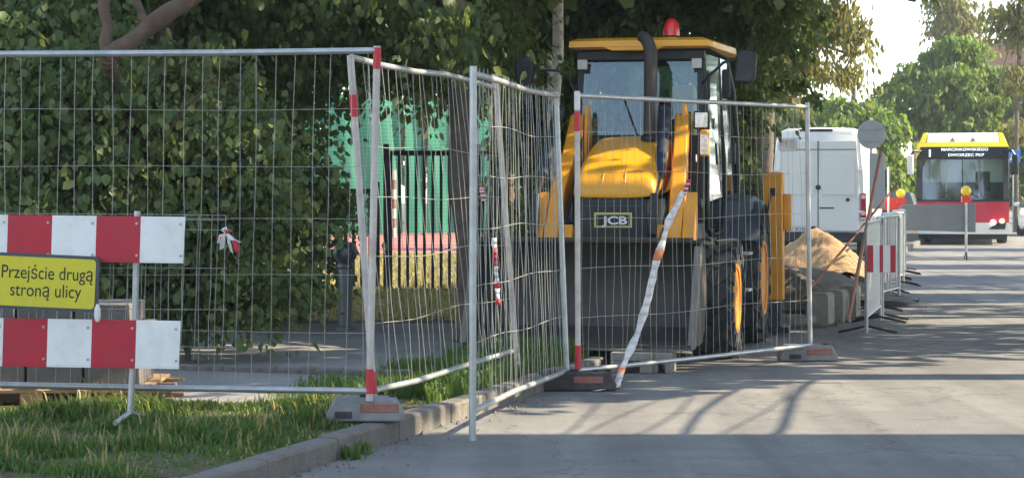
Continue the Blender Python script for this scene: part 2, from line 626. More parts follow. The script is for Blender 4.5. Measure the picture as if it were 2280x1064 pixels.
# the asphalt footpath behind the verge
sheet('footpath', [(-9, 13.95), (-1.35, 13.95), (kerb_x(14.6) - 1.25, 14.6), (kerb_x(22.5) - 1.5, 22.5), (-9, 22.5)], 0.108, 'path_asphalt')

# kerb: single stones
kerb = bpy.data.objects.new('kerb', None)
COL.objects.link(kerb)
kerb['kind'] = 'structure'
y = 9.0
i = 0
stone = None
while y < 64:
    y2 = y + 0.96
    a, b = Vector((kerb_x(y), y, 0)), Vector((kerb_x(y2), y2, 0))
    d = (b - a)
    if stone is None:
        m_ = MB().prism([(-0.125, -0.1), (0.0, -0.1), (0.0, 0.104), (-0.012, 0.121), (-0.125, 0.124)], 0.006, 0.992, axis='y')
        stone = m_.build('kerb_stone', 'kerb_concrete', kerb, bevel=0.006)
        o = stone
    else:
        o = stone.copy()
        COL.objects.link(o)
    o.parent = kerb
    o.location = a + Vector((random.uniform(-.006, .006), 0, random.uniform(-.006, .006)))
    o.rotation_euler = (random.uniform(-.004, .004), 0, -math.atan2(d.x, d.y) + random.uniform(-.004, .004))
    y = y2
    i += 1

# row of edging bricks along the far side of the footpath crossing
edge = bpy.data.objects.new('path_edging', None)
COL.objects.link(edge)
edge['kind'] = 'structure'
p0, p1 = gnd(290, 818, .108), gnd(900, 838, .108)
br = None
for k in range(22):
    p = p0.lerp(p1, k / 21)
    if br is None:
        br = MB().box(-0.052, 0.052, -0.07, 0.07, -0.02, 0.045).build('edging_brick', 'kerb_concrete', edge, bevel=0.008)
        o = br
    else:
        o = br.copy()
        COL.objects.link(o)
    o.location = p + Vector((0, 0, random.uniform(-.01, .008)))
    o.rotation_euler = (0, 0, random.uniform(-.06, .06))

# ---------------------------------------------------------------- foliage
TS = np.array(TOSUN)


def kx(y):
    return np.where(y < 27, -0.638 + 0.289 * (y - 12.93), 3.428 + 0.235 * (y - 27))


def sunlit(p):
    """True where a leaf would shade one of the open, sunlit places on the ground"""
    t = p[:, 2] / TS[2]
    gx, gy = p[:, 0] - TS[0] * t, p[:, 1] - TS[1] * t
    up = np.interp(gx, [-.6, -.39, .18, .5, 1.16, 1.87, 2.67, 4.6, 9], [12.9, 13.6, 14.2, 15.1, 15.7, 16.2, 18.0, 19.2, 22])
    m = (gy > 13.22) & (gy < up) & (gx > kx(gy) + .02)
    for y0, y1, x0, x1 in [(24.1, 25.9, 4.2, 16), (31.5, 32.6, 5.5, 20), (39.2, 41.6, 7, 25), (44.3, 47, 8, 25), (49.5, 54, 9, 30), (57, 64, 10, 30),
                           (33.2, 36.9, 2.8, 5.9), (45.9, 53, 1.2, 7.5), (58, 76, 5, 16), (20.2, 21.6, -2.5, -1.5), (29.9, 90, -80, -.9), (20.6, 21.1, 4.5, 9), (28.3, 28.8, 5.2, 9),
                           (15.0, 15.8, -1.3, -.3), (14.0, 14.35, -2.3, -1.9)]:
        m |= (gy > y0) & (gy < y1) & (gx > x0 + 0.12 * (gy - y0)) & (gx < x1)
    # wavering dapples
    m |= (np.sin(gx * 2.3 + 1.1 * np.sin(gy * 1.7)) * np.sin(gy * 3.1 + np.sin(gx * 3.3)) > 0.86)
    return m


def leafmesh(name, c, size, m, parent, rng, droop=0.3, aspect=0.62, tone=None, along=None):
    n = len(c)
    ax = rng.normal(size=(n, 3)) * (1.0 if along is None else .55)
    if along is not None:
        ax += along
    ax[:, 2] -= droop * 2
    ax /= np.linalg.norm(ax, axis=1)[:, None]
    sd = np.cross(ax, rng.normal(size=(n, 3)))
    sd /= np.linalg.norm(sd, axis=1)[:, None] + 1e-9
    nr = np.cross(ax, sd)
    L = size * rng.uniform(0.4, 1.5, n)[:, None]
    Wd = L * aspect * 0.5
    base, tip = c - ax * L * .5, c + ax * L * .5
    up_ = nr * L * 0.10
    m1, m2 = c - ax * L * .22 + up_, c + ax * L * .16 + up_ * .6
    v = np.stack([base, m1 + sd * Wd, m2 + sd * Wd * .78, tip, m2 - sd * Wd * .78, m1 - sd * Wd], 1).reshape(-1, 3)
    k = np.arange(n)[:, None] * 6
    fidx = np.concatenate([k, k + 1, k + 2, k + 3, k, k + 3, k + 4, k + 5], 1).ravel()
    me = bpy.data.meshes.new(name)
    me.vertices.add(6 * n)
    me.vertices.foreach_set('co', v.astype(np.float32).ravel())
    me.loops.add(8 * n)
    me.loops.foreach_set('vertex_index', fidx.astype(np.int32))
    me.polygons.add(2 * n)
    me.polygons.foreach_set('loop_start', (np.arange(2 * n) * 4).astype(np.int32))
    me.polygons.foreach_set('loop_total', np.full(2 * n, 4, np.int32))
    me.update()
    me.validate()
    ta = me.attributes.new('tone', 'FLOAT', 'POINT')
    ta.data.foreach_set('value', np.repeat(rng.uniform(0, 1, n) if tone is None else tone, 6).astype(np.float32))
    me.materials.append(MATS[m])
    o = bpy.data.objects.new(name, me)
    COL.objects.link(o)
    o.parent = parent
    return o


def foliage(blobs, n, size, m, parent, seed, per=28, spread=0.28, droop=0.3, shade=True, name='crown', aspect=0.62, spray=False):
    """leaf clumps through ellipsoid volumes: blobs = (centre, (rx, ry, rz))"""
    rng = np.random.default_rng(seed)
    vol = np.array([(r[0] * r[1] * r[2]) ** (2 / 3) for c, r in blobs])
    cnt = rng.multinomial(max(1, n // per), vol / vol.sum())
    P, T, A = [], [], []
    for (c, r), k in zip(blobs, cnt):
        u = rng.normal(size=(k, 3))
        u /= np.linalg.norm(u, axis=1)[:, None]
        u *= (rng.uniform(0.12, 1.0, k) ** 0.45)[:, None]
        cc = np.array(c) + u * np.array(r)
        q = np.repeat(cc, per, 0)
        if spray:                       # leaves strung along drooping twigs
            a = rng.uniform(0, 6.283, k)
            d = np.stack([np.cos(a), np.sin(a), rng.uniform(-.5, .35, k)], 1)
            s = rng.uniform(-.5, 1, (k * per, 1))
            dd = np.repeat(d, per, 0)
            ln = np.repeat(rng.uniform(.7, 1.5, k), per)[:, None] * spread * 2
            q = q + dd * s * ln - np.array([0, 0, 1.0]) * (s * s * ln * .55)
            q += rng.normal(size=q.shape) * spread * .22
            A.append(dd * .9 - np.array([0, 0, .9]))
        else:
            q += rng.normal(size=q.shape) * spread * np.array([1, 1, .7])
        P.append(q)
        T.append(np.repeat(rng.uniform(0, 1, k), per))
    P, T = np.concatenate(P), np.concatenate(T)
    A = np.concatenate(A) if spray else None
    keep = P[:, 2] > 0.14
    if shade:
        keep &= ~sunlit(P)
    P, T = P[keep], T[keep]
    A = A[keep] if spray else None
    loc = parent.location if parent else Vector((0, 0, 0))
    return leafmesh(name, P - np.array(loc), size, m, parent, rng, droop, aspect, T, A)


def bl(px, py, Y, rx, rz, ry=None):
    return (at(px, py, Y), (rx, ry or rx, rz))


def jitter_line(a, b, n, amp, rng):
    a, b = Vector(a), Vector(b)
    out = []
    for i in range(n + 1):
        t = i / n
        p = a.lerp(b, t)
        if 0 < i < n:
            p += Vector([rng.uniform(-amp, amp) for _ in range(3)])
        out.append(p)
    return out


def tree(name, label, base, top, r0, r1, blobs, n, size, leaf, bark='bark', seed=1, group=None, limbs=None, per=28, spread=0.28, droop=0.3, aspect=0.62, shade=False, nlimb=6, flare=1.5, spray=True):
    rng = random.Random(seed)
    base = Vector(base)
    t = thing(name, label, 'tree', base, 0, group)
    top = Vector(top)
    pts = jitter_line((0, 0, 0), top - base, 7, 0.05 * (top - base).length / 7, rng)
    rs = [r0 + (r1 - r0) * i / 7 for i in range(8)]
    rs[0] *= flare
    pts.insert(1, pts[0].lerp(pts[1], 0.25))
    rs.insert(1, r0 * 1.08)
    MB().tube(pts, rs, 12).build('trunk', bark, t, smooth=True, angle=80)
    ends = [b[0] for b in blobs]
    rng.shuffle(ends)
    for e in ends[:nlimb]:
        s = pts[rng.randint(4, 7)]
        en = Vector(e) - base
        if (en - s).length < .3:
            continue
        lp = jitter_line(s, en, 5, 0.07 * (en - s).length, rng)
        MB().tube(lp, [r1 * .8 * (1 - i / 6.5) for i in range(6)], 7).build('limb', bark, t, smooth=True, angle=80)
    for a, b, ra, rb in (limbs or []):
        lp = jitter_line(Vector(a) - base, Vector(b) - base, 6, 0.03 * (Vector(b) - Vector(a)).length, rng)
        MB().tube(lp, [(ra + (rb - ra) * i / 6) * rng.uniform(.86, 1.14) for i in range(7)], 9).build('limb', bark, t, smooth=True, angle=80)
    foliage(blobs, n, size, leaf, t, seed, per, spread, droop, shade, aspect=aspect, spray=spray)
    return t


# ---- left: thicket of shrubs behind the first fence panel
def shrub(label, px, Y, blobs, n, size, seed, m='leaf_shrub', stems=5, droop=0.2, per=22, spread=0.22, group='shrubs along the footpath'):
    b0 = at(px, HY, Y)
    b0.z = 0.1
    t = thing('shrub', label, 'shrub', b0, 0, group)
    rng = random.Random(seed)
    ends = [Vector(b[0]) for b in blobs]
    for k in range(stems):
        e = ends[k % len(ends)] - b0 + Vector((rng.uniform(-.2, .2), rng.uniform(-.2, .2), rng.uniform(0, .4)))
        s = Vector((rng.uniform(-.25, .25), rng.uniform(-.15, .15), -0.05))
        MB().tube(jitter_line(s, e, 5, .06, rng), [.028, .024, .02, .016, .012, .008], 6).build('stem', 'bark', t, smooth=True)
    foliage(blobs, n, size, m, t, seed, per, spread, droop, shade=False, name='foliage', aspect=0.72, spray=True)
    return t


shrub('tall dark leafy shrub at the left edge behind the striped barrier', 120, 17.2,
      [bl(40, 250, 17.2, .75, .8), bl(190, 330, 17.0, .7, .8), bl(60, 500, 17.0, .8, .8), bl(200, 580, 17.4, .7, .6), bl(40, 90, 17.6, .8, .6), bl(150, 150, 17.3, .6, .6)], 25000, 0.072, 11)
shrub('tall dark leafy shrub right of the striped barrier ends', 400, 17.6,
      [bl(330, 330, 18.0, .7, .9), bl(470, 420, 17.5, .75, .8), bl(360, 560, 17.4, .75, .55), bl(520, 600, 17.6, .6, .42), bl(440, 250, 18.0, .6, .6)], 22000, 0.07, 12)
shrub('dark leafy shrub beside the black bollard', 640, 22.8,
      [bl(570, 430, 22.8, .6, .9), bl(665, 480, 22.8, .42, .6), bl(590, 570, 22.5, .52, .58), bl(740, 450, 23.2, .16, .22), bl(550, 260, 23, .65, .8)], 15000, 0.072, 13)
shrub('low straggly shrub under the bollard-side bush', 590, 22.4,
      [bl(560, 635, 22.2, .5, .25), bl(630, 635, 22.5, .25, .18), bl(480, 645, 21.5, .4, .3)], 1500, 0.09, 14, stems=6)
shrub('dark shrub behind the green netting corner and left loader arm', 1200, 28.5,
      [bl(1195, 330, 28.5, .35, .9), bl(1225, 480, 28.0, .35, .8), bl(1200, 560, 27.5, .5, .5)], 5200, 0.10, 15)
shrub('sunlit shrub between the machine and the van', 1665, 52,
      [bl(1665, 440, 52, 1.0, .55), bl(1690, 460, 53, .8, .5)], 2500, 0.16, 16, m='leaf_bright', group='bushes beyond the roadworks')

LB = [(at(300, 480, 17.6), at(372, 200, 17.4), .10, .085)]
tree('spreading_tree', 'spreading old tree with a thick limb rising to the right above the left fence', gnd(376, 760, .1), at(360, -330, 18.0), .10, .08,
     [bl(100, -60, 18.5, 1.3, .8), bl(420, -130, 19, 1.4, .7), bl(640, -90, 19.5, 1.2, .75), bl(-150, 60, 18, 1.0, 1.0), bl(250, -350, 21, 2.4, 1.0), bl(60, 40, 19.5, .8, .5), bl(330, 60, 20.5, .8, .45), bl(520, 60, 20.5, .9, .5)],
     34000, 0.076, 'leaf_dark', 'bark_warm', 21, group='trees behind the footpath',
     limbs=[(at(235, 125, 16.3), at(450, -20, 16.5), .075, .06), (at(300, 300, 17.2), at(240, 128, 16.3), .04, .07), (at(240, 125, 16.3), at(225, -60, 16.5), .045, .04), (at(450, -20, 16.5), at(640, -120, 17.5), .06, .03),
            (at(330, 60, 16.4), at(285, -40, 16.6), .035, .03), (at(372, 290, 16.9), at(480, 170, 16.6), .018, .008)], nlimb=3, spread=.24, droop=.5, aspect=.75)
tree('slim_tree', 'slim tree with reddish trunk above the middle of the left fence', gnd(640, 690, .1), at(628, -380, 20.8), .11, .09,
     [bl(700, 40, 21, 1.0, .6), bl(860, 20, 21.5, 1.0, .6), bl(760, 120, 22, .55, .22), bl(600, 180, 21, .7, .35), bl(700, -250, 21.5, 2.0, 1.0), bl(480, 100, 21.5, .8, .4)],
     17500, 0.09, 'leaf_dark', 'bark_warm', 22, group='trees behind the footpath', nlimb=3, spread=.26)
tree('leaning_tree', 'thick leaning tree trunk behind the middle fence panels', gnd(1046, 762, .1), at(1000, -420, 20.6), .115, .09,
     [bl(960, 60, 22.5, 1.0, .55), bl(990, 70, 19.3, .45, .3), bl(1090, 40, 26, .6, .5), bl(930, -200, 22, 1.8, 1.0), bl(1040, 130, 23.5, .6, .3), bl(860, 130, 23, .6, .35)],
     16000, 0.09, 'leaf_dark', 'bark', 23, group='trees behind the footpath', nlimb=4, spread=.26)
tree('birch_tree', 'slender birch with pale patchy bark left of the machine cab', gnd(1226, 690, .1), at(1250, -300, 25.3), .075, .06,
     [bl(1160, 60, 28.5, .9, .7), bl(1300, 40, 29, 1.1, .8), bl(1190, 210, 28.8, .5, .45), bl(1250, -150, 28.5, 1.8, .9)],
     13500, 0.085, 'leaf_dark', 'birch', 24, group='trees behind the footpath', nlimb=3, flare=1.2)
tree('hanging_foliage_tree', 'leafy tree whose pale green spray hangs before the green netting', gnd(1030, 655, .1), at(1000, -300, 29), .05, .04,
     [bl(960, 205, 27, .42, .2), bl(905, 150, 28, .9, .3), bl(1000, 240, 26.5, .16, .12), bl(920, -60, 29, 1.6, .7), bl(1030, 120, 28.5, .8, .4)],
     7000, 0.085, 'leaf_yellow', 'bark', 25, group='trees behind the footpath', nlimb=3)
# ---- trees behind the machine
tree('broad_tree', 'dark broad tree rising directly behind the machine cab', (1.9, 28.3, .1), (1.9, 28.3, 8.5), .2, .12,
     [bl(1330, 90, 28, 1.1, 1.1, .9), bl(1480, 40, 28, 1.2, 1.0, .9), bl(1610, 120, 28.5, .8, 1.0, .8), bl(1605, 290, 28.5, .32, .7, .6), bl(1530, 330, 28.5, .8, .8, .7), bl(1340, 300, 28.5, .9, .8, .7), bl(1500, -150, 28, 2.3, 1.2, 1.2), bl(1250, -100, 28, 1.5, 1.1, 1), bl(1680, -20, 28, .9, .7, .8), bl(1430, 430, 28.8, 1.1, .6, .5)],
     36000, 0.10, 'leaf_dark', 'bark', 26, group='trees behind the machine', nlimb=6, spread=.22)
tree('roadside_tree', 'dark roadside tree overhanging the street between machine and van', (3.25, 29.2, .1), (3.2, 29.2, 8), .16, .10,
     [bl(1700, 50, 29, .8, .9, .5), bl(1610, 330, 29.2, .3, .8, .4), bl(1670, 170, 29.2, .35, .35, .4), bl(1765, 190, 29.4, .38, .10, .3), bl(1815, 222, 29.6, .24, .05, .2), bl(1760, 130, 29.4, .3, .15, .3), (Vector((4.4, 28.6, 6.2)), (1.8, 1.2, 1.2)), (Vector((2.8, 28.4, 6.2)), (1.9, 1.3, 1.3))],
     15000, 0.10, 'leaf_dark', 'bark', 27, group='trees behind the machine', nlimb=6, spread=.13)
tree('feathery_tree', 'feathery yellow-green tree hanging into the sky above the van', (6.5, 56, .1), (6.9, 56, 12), .2, .1,
     [bl(1760, 30, 52, 1.0, .7), bl(1840, 60, 52, .8, .6), bl(1895, 70, 51, .42, .5), bl(1780, 140, 53, .7, .35), bl(1870, 170, 52, .55, .28), bl(1905, 120, 51, .3, .4), bl(1820, -60, 52, 1.4, .7), bl(1740, 220, 54, .5, .3)],
     9000, 0.15, 'leaf_yellow', 'bark', 28, group='trees behind the machine', nlimb=8, per=20, spread=.26, droop=.8, aspect=.4)
# unseen overhanging crowns, added above the frame to shade the footpath, machine and road
tree('street_tree', 'tall street tree whose unseen high crown is added to shade the footpath at the left', (-7.5, 29, .1), (-7, 29, 9), .22, .14,
     [(Vector((x, y, z)), (2.3, 2.3, 1.3)) for x, y, z in ((-7, 27, 5.2), (-4.5, 27.2, 6.0), (-6, 25.5, 5.6), (-3, 27, 5.4), (-8, 23, 5.5), (-2.5, 24.2, 5.5), (-6.5, 20.5, 5.0), (-3.8, 20.5, 5.2), (-1.5, 21.5, 5.4))],
     28000, 0.17, 'leaf_dark', 'bark', 29, group='trees behind the footpath', spread=.4, spray=False)
tree('street_tree', 'tall street tree whose unseen high crown, added for shade, overhangs the kerb above the machine', (-.2, 30.5, .1), (0.2, 30, 10), .22, .14,
     [(Vector((x, y, z)), (2.2, 2.2, 1.3)) for x, y, z in ((-.8, 28, 5.6), (1.2, 27.5, 6.0), (3.0, 27, 5.7), (0.5, 24.6, 5.3), (2.6, 24.8, 5.6), (4.6, 26.2, 5.9), (6.4, 27, 6.2), (3.2, 27.8, 7.2), (.4, 27.6, 7.4), (0.6, 21.4, 5.2), (2.4, 21.5, 5.3), (4.2, 21.6, 5.4), (6.0, 22, 5.6))],
     54000, 0.17, 'leaf_dark', 'bark', 30, group='trees behind the machine', spread=.4, nlimb=9, spray=False)
# the far side of the street, outside the picture: a house and a row of tall trees
RT = [(17.2, 6.5, 12.8), (20.8, 5.6, 12), (25.5, 6, 11), (30.5, 5.6, 10.5), (36.5, 6, 10.5), (43, 6.2, 10.5), (50, 6.2, 10), (57, 6, 10)]
for i_, (yy, z0_, z1_) in enumerate(RT):
    xx = kerb_x(yy) + 10.6
    rg = random.Random(300 + i_)
    bs_ = [(Vector((xx + rg.uniform(-1.8, 1.8), yy + rg.uniform(-1.8, 1.8), z0_ + (z1_ - z0_) * k_ / 6)), (2.3, 2.2, 1.3)) for k_ in range(7)]
    tree('avenue_tree', ['nearest', 'second', 'third', 'fourth', 'fifth', 'sixth', 'seventh', 'farthest'][i_] + ' tall avenue tree across the street, outside the picture on the right', (xx, yy, .11), (xx, yy, z1_ - 1), .24, .1,
         bs_, 4600 if i_ < 3 else 6600, 0.34, 'leaf_dark', 'bark', 300 + i_, group='avenue trees across the street', spread=.5, nlimb=5, shade=True, spray=False)
HS = thing('town_house', 'plastered town house across the street, outside the picture, shading the foreground', 'house', (17, 3.1, 0))
MB().box(-5, 5, -10, 10.05, -.05, 14.5).build('wall', 'facade', HS)
MB().prism([(-5.3, 14.502), (5.3, 14.502), (0, 17.5)], -10.2, 10.05, axis='y').build('roof', 'roof_tile', HS)
for fl in range(4):
    for c_ in range(6):
        yq = -8.3 + c_ * 3.3
        wq = MB().box(-5.06, -4.98, yq - .55, yq + .55, 1.2 + fl * 3.3, 2.8 + fl * 3.3).build('window', 'line_white', HS)
        MB().box(-5.075, -5.061, yq - .48, yq + .48, 1.27 + fl * 3.3, 2.73 + fl * 3.3).build('pane', 'window_glass', wq)
# ---- beyond the bus
def tr(name, label, px, Y, h, blobs, n, size, leaf, seed, r=.16, **k):
    b = at(px, HY, Y)
    b.z = 0.05
    return tree(name, label, b, b + Vector((random.uniform(-.4, .4), 0, h)), r, r * .5, blobs, n, size, leaf, 'bark', seed, group='trees beyond the bus', shade=False, **k)


tr('rounded_tree', 'bright green rounded tree standing behind the bus roof', 2105, 95, 7,
   [bl(2130, 105, 95, .8, .55), bl(2085, 135, 95.5, .8, .5), bl(2175, 130, 95, .7, .6), bl(2040, 165, 95, .9, .5), bl(2130, 180, 94, 1.2, .7), bl(2215, 185, 95, .8, .6), bl(1995, 205, 94.5, .9, .5), bl(2075, 215, 94, 1.0, .6), bl(2180, 235, 94, 1.1, .6), bl(1955, 245, 94, .9, .45), bl(2235, 240, 95.5, .6, .7), bl(2030, 270, 95, 1.2, .6), bl(2120, 280, 94, 1.3, .6), bl(2215, 300, 95, 1.0, .5), bl(1960, 300, 94.5, .9, .5)],
   21000, 0.22, 'leaf_bright', 41, per=20, spread=.28, droop=.5, nlimb=8, aspect=.5)
tr('rounded_tree', 'mid green tree right of the van roof behind the round sign', 1900, 84, 6,
   [bl(1900, 270, 84, 1.4, .9), bl(1960, 300, 85, 1.2, .9), bl(1830, 255, 86, 1.2, .7), bl(1950, 380, 84, 1.5, .9), bl(2010, 400, 86, 1.1, .8)],
   9000, 0.22, 'leaf_bright', 42, per=24, spread=.3, nlimb=5)
tr('rounded_tree', 'dark green tree closing the view behind the van', 1740, 90, 6,
   [bl(1740, 290, 90, 1.8, 1.4), bl(1660, 330, 90, 1.5, 1.4), bl(1800, 360, 92, 2.0, 1.4), bl(1700, 420, 90, 2.4, 1.0)],
   11000, 0.22, 'leaf_dark', 43, per=24, spread=.32, nlimb=4)
tr('sparse_tree', 'sparse thin-limbed tree at the right edge above the blue sign', 2262, 78, 9,
   [bl(2255, 60, 78, .7, .8), bl(2275, 180, 78, .6, .7), bl(2220, 30, 79, .5, .4), bl(2300, 30, 78, .9, 1.2), bl(2260, 290, 79, .7, .4)],
   4200, 0.2, 'leaf_yellow', 44, r=.09, per=14, spread=.3, droop=.7, nlimb=9, aspect=.4)
tr('tall_tree', 'hazy tall tree behind the rounded green one', 2150, 115, 12,
   [bl(2120, 40, 115, 1.4, 1.4), bl(2140, 80, 116, 1.6, 1.2), bl(2100, 5, 115, .8, .9)],
   5000, 0.26, 'leaf_yellow', 45, per=14, spread=.34, droop=.7, nlimb=6, aspect=.4)
tr('rounded_tree', 'green tree right of the bus behind the blue sign', 2320, 92, 6,
   [bl(2290, 330, 92, 1.3, 1.2), bl(2330, 250, 92, 1.5, 1.5), bl(2270, 420, 92, .9, .7)],
   6000, 0.22, 'leaf_dark', 46, per=24, spread=.32, nlimb=4)
# overhanging twigs at the top right
tr('street_tree', 'street tree beyond the frame whose leaf tips dip into the top right sky', 2480, 40, 9,
   [bl(1955, -6, 40, .07, .05), bl(2085, -8, 40, .16, .1), bl(2200, -160, 40, 1.5, .6), bl(2420, -260, 40, 2.0, 1.0)],
   3200, 0.11, 'leaf_dark', 47, per=14, spread=.1, droop=.8, nlimb=4)

# far belts that close the view between trunks and beyond the field
def belt(name, label, x0, x1, Y, zc, n, size, m, seed, dz=1.6):
    rng = random.Random(seed)
    bs = []
    k = int((x1 - x0) / 3.0) + 1
    for i in range(k):
        bs.append((Vector((x0 + i * 3.0, Y + rng.uniform(-2, 2), zc + rng.uniform(-.6, .6))), (2.6, 1.5, dz + rng.uniform(-.3, .5))))
    o = foliage(bs, n, size, m, None, seed, 30, .4, .3, False, name)
    tag(o, label, 'wood', kind='stuff')


belt('far_wood', 'far mass of trees beyond the sports field', -42, 12, 100, 4.6, 26000, 0.48, 'leaf_dark', 51, 4.0)
belt('far_wood', 'far mass of trees added right of the street, mostly outside the picture, for the cab panes to mirror', 29, 90, 105, 5.5, 16000, 0.5, 'leaf_dark', 53, 5.0)  # right belt added so the cab panes mirror leaves, not bright sky
belt('far_hedge', 'far green hedge closing the end of the road', 8, 42, 125, 1.8, 12000, 0.3, 'leaf_bright', 52, 1.6)

# ---- grass
def grass(name, label, fn, n, h, m, seed, w=0.006):
    rng = np.random.default_rng(seed)
    P, sc = fn(rng, n)
    n = len(P)
    a = rng.uniform(0, 2 * np.pi, n)
    lean = rng.uniform(0.15, 0.75, n)
    hh = (h * rng.uniform(.35, 1.25, n) * sc)
    d = np.stack([np.cos(a), np.sin(a), np.zeros(n)], 1)
    s = np.stack([-np.sin(a), np.cos(a), np.zeros(n)], 1) * (w * rng.uniform(.6, 1.5, n))[:, None]
    z = np.array([0, 0, 1.0])
    m1 = P + d * (hh * lean * .35)[:, None] + z * (hh * .6)[:, None]
    tp = P + d * (hh * lean)[:, None] + z * (hh * (1 - .25 * lean))[:, None]
    v = np.stack([P - s, P + s, m1 + s * .75, m1 - s * .75, tp], 1).reshape(-1, 3)
    k = np.arange(n)[:, None] * 5
    idx = np.concatenate([k, k + 1, k + 2, k, k + 2, k + 3, k + 3, k + 2, k + 4], 1).ravel()
    me = bpy.data.meshes.new(name)
    me.vertices.add(5 * n)
    me.vertices.foreach_set('co', v.astype(np.float32).ravel())
    me.loops.add(9 * n)
    me.loops.foreach_set('vertex_index', idx.astype(np.int32))
    me.polygons.add(3 * n)
    me.polygons.foreach_set('loop_start', (np.arange(3 * n) * 3).astype(np.int32))
    me.polygons.foreach_set('loop_total', np.full(3 * n, 3, np.int32))
    me.update()
    me.validate()
    me.materials.append(MATS[m])
    o = bpy.data.objects.new(name, me)
    COL.objects.link(o)
    tag(o, label, 'grass', kind='stuff')


def verge_near(rng, n):
    y = rng.uniform(10.2, 13.95, n)
    x = kx(y) - .13 - rng.uniform(0, 3.6, n)
    patch = .22 + .95 * np.clip(np.sin(x * 2.9 + np.sin(y * 3.6)) * np.sin(y * 2.9 + x) + .35 + .5 * np.sin(x * 7.1 + y * 3) * np.sin(y * 8.3), 0, 1)
    edge = np.clip((kx(y) - .12 - x) / .35, .25, 1) * np.clip((14.0 - y) / .35, .35, 1)
    keep = rng.uniform(0, 1, n) < patch
    P = np.stack([x, y, np.full(n, .1)], 1)
    return P[keep], (edge * patch)[keep]


def verge_strip(rng, n):
    y = rng.uniform(13.9, 26, n)
    x = kx(y) - .14 - rng.uniform(0, 1.2, n) ** 1.2
    patch = .45 + .7 * np.clip(np.sin(x * 3.1 + y * 1.3) * np.sin(y * 1.7) + .4, 0, 1)
    patch *= np.where((x < -.55) & (y < 14.3), .2, 1)
    keep = rng.uniform(0, 1, n) < patch
    P = np.stack([x, y, np.full(n, .1)], 1)
    return P[keep], patch[keep]


def lawn_far(rng, n):
    y = rng.uniform(23, 47, n)
    x = rng.uniform(-7, -.2, n)
    return np.stack([x, y, np.full(n, .104)], 1), np.clip((y - 20) / 8, .5, 1)


grass('verge_grass', 'long green grass on the shaded verge in the lower left', verge_near, 70000, .10, 'grass', 61)
grass('verge_grass', 'ragged grass along the kerb under the middle fence panels', verge_strip, 26000, .17, 'grass', 62)
grass('lawn_grass', 'sunlit dry grass of the sports field behind the iron fence', lawn_far, 42000, .10, 'grass_dry', 63, .012)


def gutter(rng, n):
    c = np.array([gnd(800, 1010), gnd(775, 1022), gnd(900, 970)])
    P = c[rng.integers(0, 2, n)] + rng.normal(size=(n, 3)) * np.array([.035, .03, 0])
    return P, np.full(n, .6)


grass('dry_grass', 'dry pale grass stalks scattered over the verge', verge_near, 3500, .17, 'grass_dry', 65)
grass('gutter_weeds', 'tuft of weeds growing in the gutter at the kerb foot', gutter, 160, .14, 'grass', 64)

# ================================================================ TEMPORARY FENCE PANELS
def poly_at(pts, t):
    ls = [(pts[i + 1] - pts[i]).length for i in range(len(pts) - 1)]
    s = t * sum(ls)
    for i, l in enumerate(ls):
        if s <= l or i == len(ls) - 1:
            return pts[i].lerp(pts[i + 1], min(1, s / l))
        s -= l


def panel(label, TL, BL, TR, BR, top, bot, nv, hs, seed, spike=0.0, wav=.008, bands=(), postmat=('worn_post', 'worn_post'), railr=.019, wr=.0021):
    rng = random.Random(seed)
    loc = Vector(((BL.x + BR.x) / 2, (BL.y + BR.y) / 2, min(BL.z, BR.z)))
    t = thing('temporary_fence_panel', label, 'fence panel', loc, 0, 'temporary mesh fence panels round the roadworks')
    L = lambda p: Vector(p) - loc
    MB().tube([L(BL), L(TL)], .021, 10).build('post', postmat[0], t, smooth=True)
    MB().tube([L(BR), L(TR)], .021, 10).build('post', postmat[1], t, smooth=True)
    MB().tube([L(p) for p in top], railr, 10).build('rail', 'galvanised', t, smooth=True, angle=60)
    MB().tube([L(p) for p in bot], railr, 10).build('rail', 'galvanised', t, smooth=True, angle=60)
    d = (BR - BL)
    d.z = 0
    d.normalize()
    nrm = Vector((-d.y, d.x, 0))
    for i in range(nv):
        u = (i + .6 + rng.uniform(-.1, .1)) / nv
        a, b = poly_at(bot, u), poly_at(top, u)
        b = b + (b - a).normalized() * (spike * rng.uniform(.4, 1.2) if spike else 0)
        ph, am = rng.uniform(0, 6), rng.uniform(.3, 1.3) * wav
        bow = rng.uniform(-1, 1) * wav * 1.5
        pts = []
        for k in range(9):
            s = k / 8
            pts.append(L(a.lerp(b, s) + d * (am * math.sin(ph + s * 9) + bow * math.sin(math.pi * s)) + nrm * am * math.cos(ph + s * 8)))
        MB().tube(pts, wr, 4, caps=False).build('wire', 'wire', t, smooth=True, angle=180)
    for h in hs:
        pts = []
        ph = rng.uniform(0, 6)
        for k in range(13):
            s = k / 12
            p = poly_at(bot, s).lerp(poly_at(top, s), h)
            pts.append(L(p + Vector((0, 0, wav * 1.3 * math.sin(ph + s * 8) * math.sin(math.pi * s))) - nrm * .004))
        MB().tube(pts, wr, 4, caps=False).build('wire', 'wire', t, smooth=True, angle=180)
    for P0, P1, a, b, m in bands:
        MB().tube([L(P0.lerp(P1, a)), L(P0.lerp(P1, b))], .0228, 10).build('tape_band', m, t, smooth=True)
    return t


ZA = 12.6
